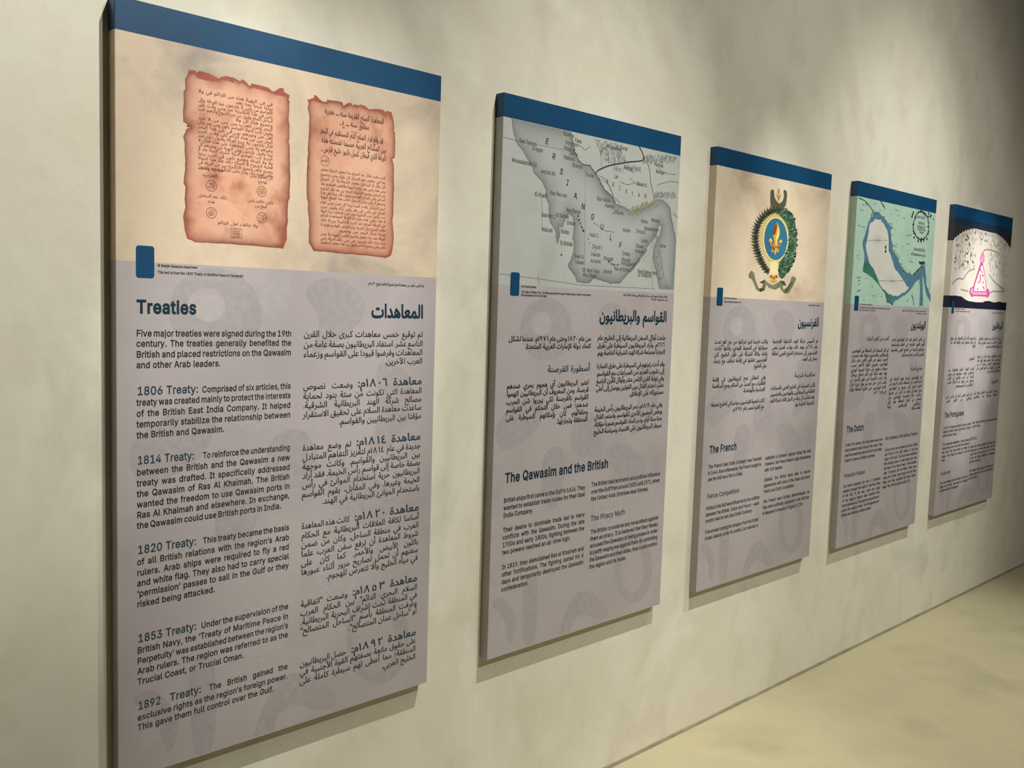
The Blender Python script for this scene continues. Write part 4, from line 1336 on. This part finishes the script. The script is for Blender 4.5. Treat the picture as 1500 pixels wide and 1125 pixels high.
for c0, rr in (((388, 522), 74), ((497, 826), 96)):
    for k in range(16):
        a = k / 16 * 6.2832
        p2 = (c0[0] + rr * (1.0 if k % 8 == 0 else 0.66) * math.cos(a), c0[1] + rr * (0.75 if k % 8 else 1.0) * math.sin(a) * (1.0 if k % 8 else 0.3))
        s.line(G([c0, p2]), 0.0028 if k % 8 == 0 else 0.001)
    p2 = (c0[0], c0[1] - 44)
    s.line(G([(c0[0], c0[1] - 26), p2]), 0.006, True)
s.build('compass_rose', flat('compass_ink', (132, 130, 126), 0.45), R3, 2.2, 'thin radiating compass lines')
s = Strokes()
for k in range(150):
    q = (random.uniform(210, 800), random.uniform(225, 985))
    if winding(G([q])[0], [outer]) or (640 < q[0] < 790 and 300 < q[1] < 560):
        continue
    c = G([q])[0]
    if not 0.012 < c[0] < SPEC[3][2] - 0.03 or c[1] < PICZ[3] + 0.012 or c[1] > SPEC[3][3] - BAND - 0.012:
        continue
    if random.random() < 0.5:
        s.dot(c, random.uniform(.002, .005), random.uniform(.002, .006))
    else:
        l = random.uniform(.012, .04)
        s.line([c, (c[0] + l, c[1] + random.uniform(-.004, .004))], 0.0035)
for k in range(30):
    q = outer[random.randrange(3, 17)]
    s.line([(q[0] + .006, q[1]), (q[0] + random.uniform(.03, .06), q[1] + random.uniform(-.012, .002))], 0.003, True)
s.build('map_marks', M_MAPG, R3, 1.9, 'scattered place marks')
s = Strokes()
loop = [(712 + 58 * math.cos(a / 40 * 6.2832), 412 + 104 * math.sin(a / 40 * 6.2832)) for a in range(41)]
s.line(G(loop), 0.006)
for k, q in enumerate(loop[:-1]):
    c = G([(q[0] + random.uniform(-7, 7), q[1] + random.uniform(-9, 9))])[0]
    s.dot(c, random.uniform(.003, .009), random.uniform(.003, .008))
for q in [(648, 330), (644, 345), (780, 345), (786, 335), (660, 500), (756, 512), (712, 530), (690, 528), (730, 522), (770, 320), (655, 312)]:
    s.dot(G([q])[0], .008, .007)
cart = s.build('cartouche', M_MAPK, R3, 2.2, 'dark leafy oval cartouche')
t = Text()
for s_, xl, xr, y in (('KAART VAN DE', 680, 742, 352), ('SINUS', 692, 738, 398), ('PERSICUS', 682, 742, 425), ('of GOLF van', 684, 744, 445), ('Persie', 698, 730, 468)):
    a, b = G([(xl, y), (xr, y)])
    t.line(s_, a[0], b[0], a[1], 0.0105, 'F', True, 0.06)
for s_, xl, xr, y in (('ARABISCHE', 655, 742, 590), ('of Persiaansche Zee', 635, 745, 625)):
    a, b = G([(xl, y), (xr, y)])
    t.line(s_, a[0], b[0], a[1] - 0.004, 0.012, 'F', True, 0.06)
t.build('map_lettering', flat('map_letter_grey', (92, 104, 98), 0.45), R3, 2.3)

# ------------------------------------------------------------------ illustration of the fifth board: pink tower drawing
K = tracer(4, (1380, 280, 1500, 460), 750)
R4 = roots[4]
W4, H4 = SPEC[4][2], SPEC[4][3]


def clampx(P_):
    return [(min(max(a, 0.0016), W4 - 0.0016), b) for a, b in P_]


M_NIGHT = mottle('charcoal_sky_print', [(38, 40, 46), (56, 56, 62)], scale=14, rough=0.40, spec=0.45, stretch=(3, 1, 0.4))
M_NIGHTB = mottle('blue_charcoal_print', [(22, 46, 68), (30, 52, 72)], scale=10, rough=0.40, spec=0.45)
M_NAVY = flat('navy_hill_print', (26, 28, 48), 0.40, 0.45)
dome = smooth([(90, 455), (130, 420), (190, 375), (250, 352), (320, 342), (380, 358), (430, 370), (485, 385), (540, 420), (590, 470), (632, 535)], 5)
zs_ = []
for k, q in enumerate(dome):
    zs_.append((q[0], q[1] + (9 if k % 2 else -9)))
dl = clampx(K(zs_))
top4 = H4 - BAND + 0.0005
sky = [(0.0016, top4)] + [(0.0016, dl[0][1])] + dl + [(W4 - 0.0016, dl[-1][1]), (W4 - 0.0016, top4)]
skyo = shape2d('dark_sky', [sky], M_NIGHT, R4, 1.0, label='charcoal sky above the dome')
shape2d('sky_fade', [[(0.0016, top4 - 0.03), (0.2, top4 - 0.036), (0.5, top4 - 0.04), (W4 - 0.0016, top4 - 0.026), (W4 - 0.0016, top4), (0.0016, top4)]], M_NIGHTB, R4, 1.4, label='blue charcoal strip under the header')
hill = K([(70, 955), (130, 956), (180, 965), (210, 990), (240, 1005), (310, 1016), (370, 1018), (395, 1006), (430, 1005), (480, 1020), (520, 1010), (552, 1018), (600, 1022)])
hl = clampx(hill)
zlo = PICZ[4] + 0.0005
shape2d('dark_hills', [[(0.0016, zlo)] + [(W4 - 0.0016, zlo), (W4 - 0.0016, hl[-1][1])] + list(reversed(hl)) + [(0.0016, hl[0][1])]], M_NAVY, R4, 1.0, label='navy hills along the foot of the drawing')
edge_patch('dark_sky', dl[0][1], top4, M_NIGHT, R4, label='wrapped edge of the print')
edge_patch('dark_hills', zlo, hl[0][1], M_NAVY, R4, label='wrapped edge of the print')
M_SPECK = flat('grey_speck_print', (158, 152, 146), 0.42)
M_SPECK_D = flat('dark_speck_print', (92, 84, 80), 0.42)
dp = K(dome)
sg, sd = Strokes(), Strokes()
n = 0
tower_zone = K([(330, 900), (372, 520), (420, 900)])
while n < 230:
    q = (random.uniform(95, 635), random.uniform(360, 790))
    c = K([q])[0]
    if not 0.02 < c[0] < W4 - 0.02:
        continue
    di = np.interp(q[0], [p[0] for p in dome], [p[1] for p in dome])
    if q[1] < di + 22:
        continue
    low = 720 if q[0] < 330 else 780
    if q[1] > low or (310 < q[0] < 430 and q[1] > 480):
        continue
    n += 1
    if random.random() < 0.16 and q[0] < 420:
        sd.dot(c, random.uniform(.006, .013), random.uniform(.005, .009))
    else:
        sg.dot(c, random.uniform(.003, .006), random.uniform(.005, .010))
for q in dome[::1]:
    c = K([(q[0], q[1] + 14)])[0]
    if 0.02 < c[0] < W4 - .02:
        sg.line([c, (c[0], c[1] - 0.016)], 0.004)
sg.build('crowd_marks', M_SPECK, R4, 1.6, 'small grey strokes under the dome')
sd.build('crowd_marks', M_SPECK_D, R4, 1.7, 'larger dark dots under the dome')
s = Strokes()
for L in ([(90, 850), (125, 815), (160, 798), (190, 805), (215, 770), (250, 730), (300, 712)], [(380, 545), (410, 535), (450, 540), (500, 560), (520, 580)], [(430, 760), (470, 820), (520, 865), (570, 905)], [(430, 935), (470, 918), (520, 920), (570, 915)], [(170, 900), (240, 915)]):
    s.line(smooth(K(L), 5), 0.008)
s.build('hill_line', flat('soft_grey_line', (150, 142, 138), 0.42), R4, 1.5)
M_PINK = flat('pink_print', (226, 150, 190), 0.42)
M_PINK_D = flat('magenta_print', (186, 84, 148), 0.42)
M_PALE = flat('pale_pink_print', (240, 214, 210), 0.42)
tow = [(373, 545), (386, 592), (386, 640), (374, 662), (392, 760), (410, 890), (430, 902), (434, 950), (418, 978), (402, 966), (290, 960), (272, 972), (248, 935), (254, 892), (285, 870), (318, 760), (352, 655), (346, 612)]
tw_o = shape2d('tower', [K(tow)], M_PINK_D, R4, 1.9, label='pink pointed tower')
s = Strokes()
s.poly(K([(371, 565), (380, 600), (380, 640), (368, 660), (352, 640), (352, 610)]))
s.poly(K([(272, 925), (412, 925), (408, 950), (280, 948)]))
s.poly(K([(258, 905), (282, 880), (284, 940), (262, 935)]))
s.build('tower_trim', M_PINK, tw_o, 2.3)
s = Strokes()
s.poly(K([(362, 680), (370, 680), (388, 770), (404, 900), (402, 915), (290, 915), (300, 860), (330, 770)]))
s.build('tower_face', M_PALE, tw_o, 2.3)
s = Strokes()
s.poly(K([(346, 760), (354, 760), (353, 840), (343, 840)]))
for q in [(376, 835), (375, 880), (384, 890), (325, 895), (370, 770), (376, 775), (365, 740), (350, 725), (330, 835)]:
    s.dot(K([q])[0], .008, .007)
s.build('tower_window', M_PINK_D, tw_o, 2.6)

bpy.data.objects.remove(_cob)
bpy.data.curves.remove(_curve)
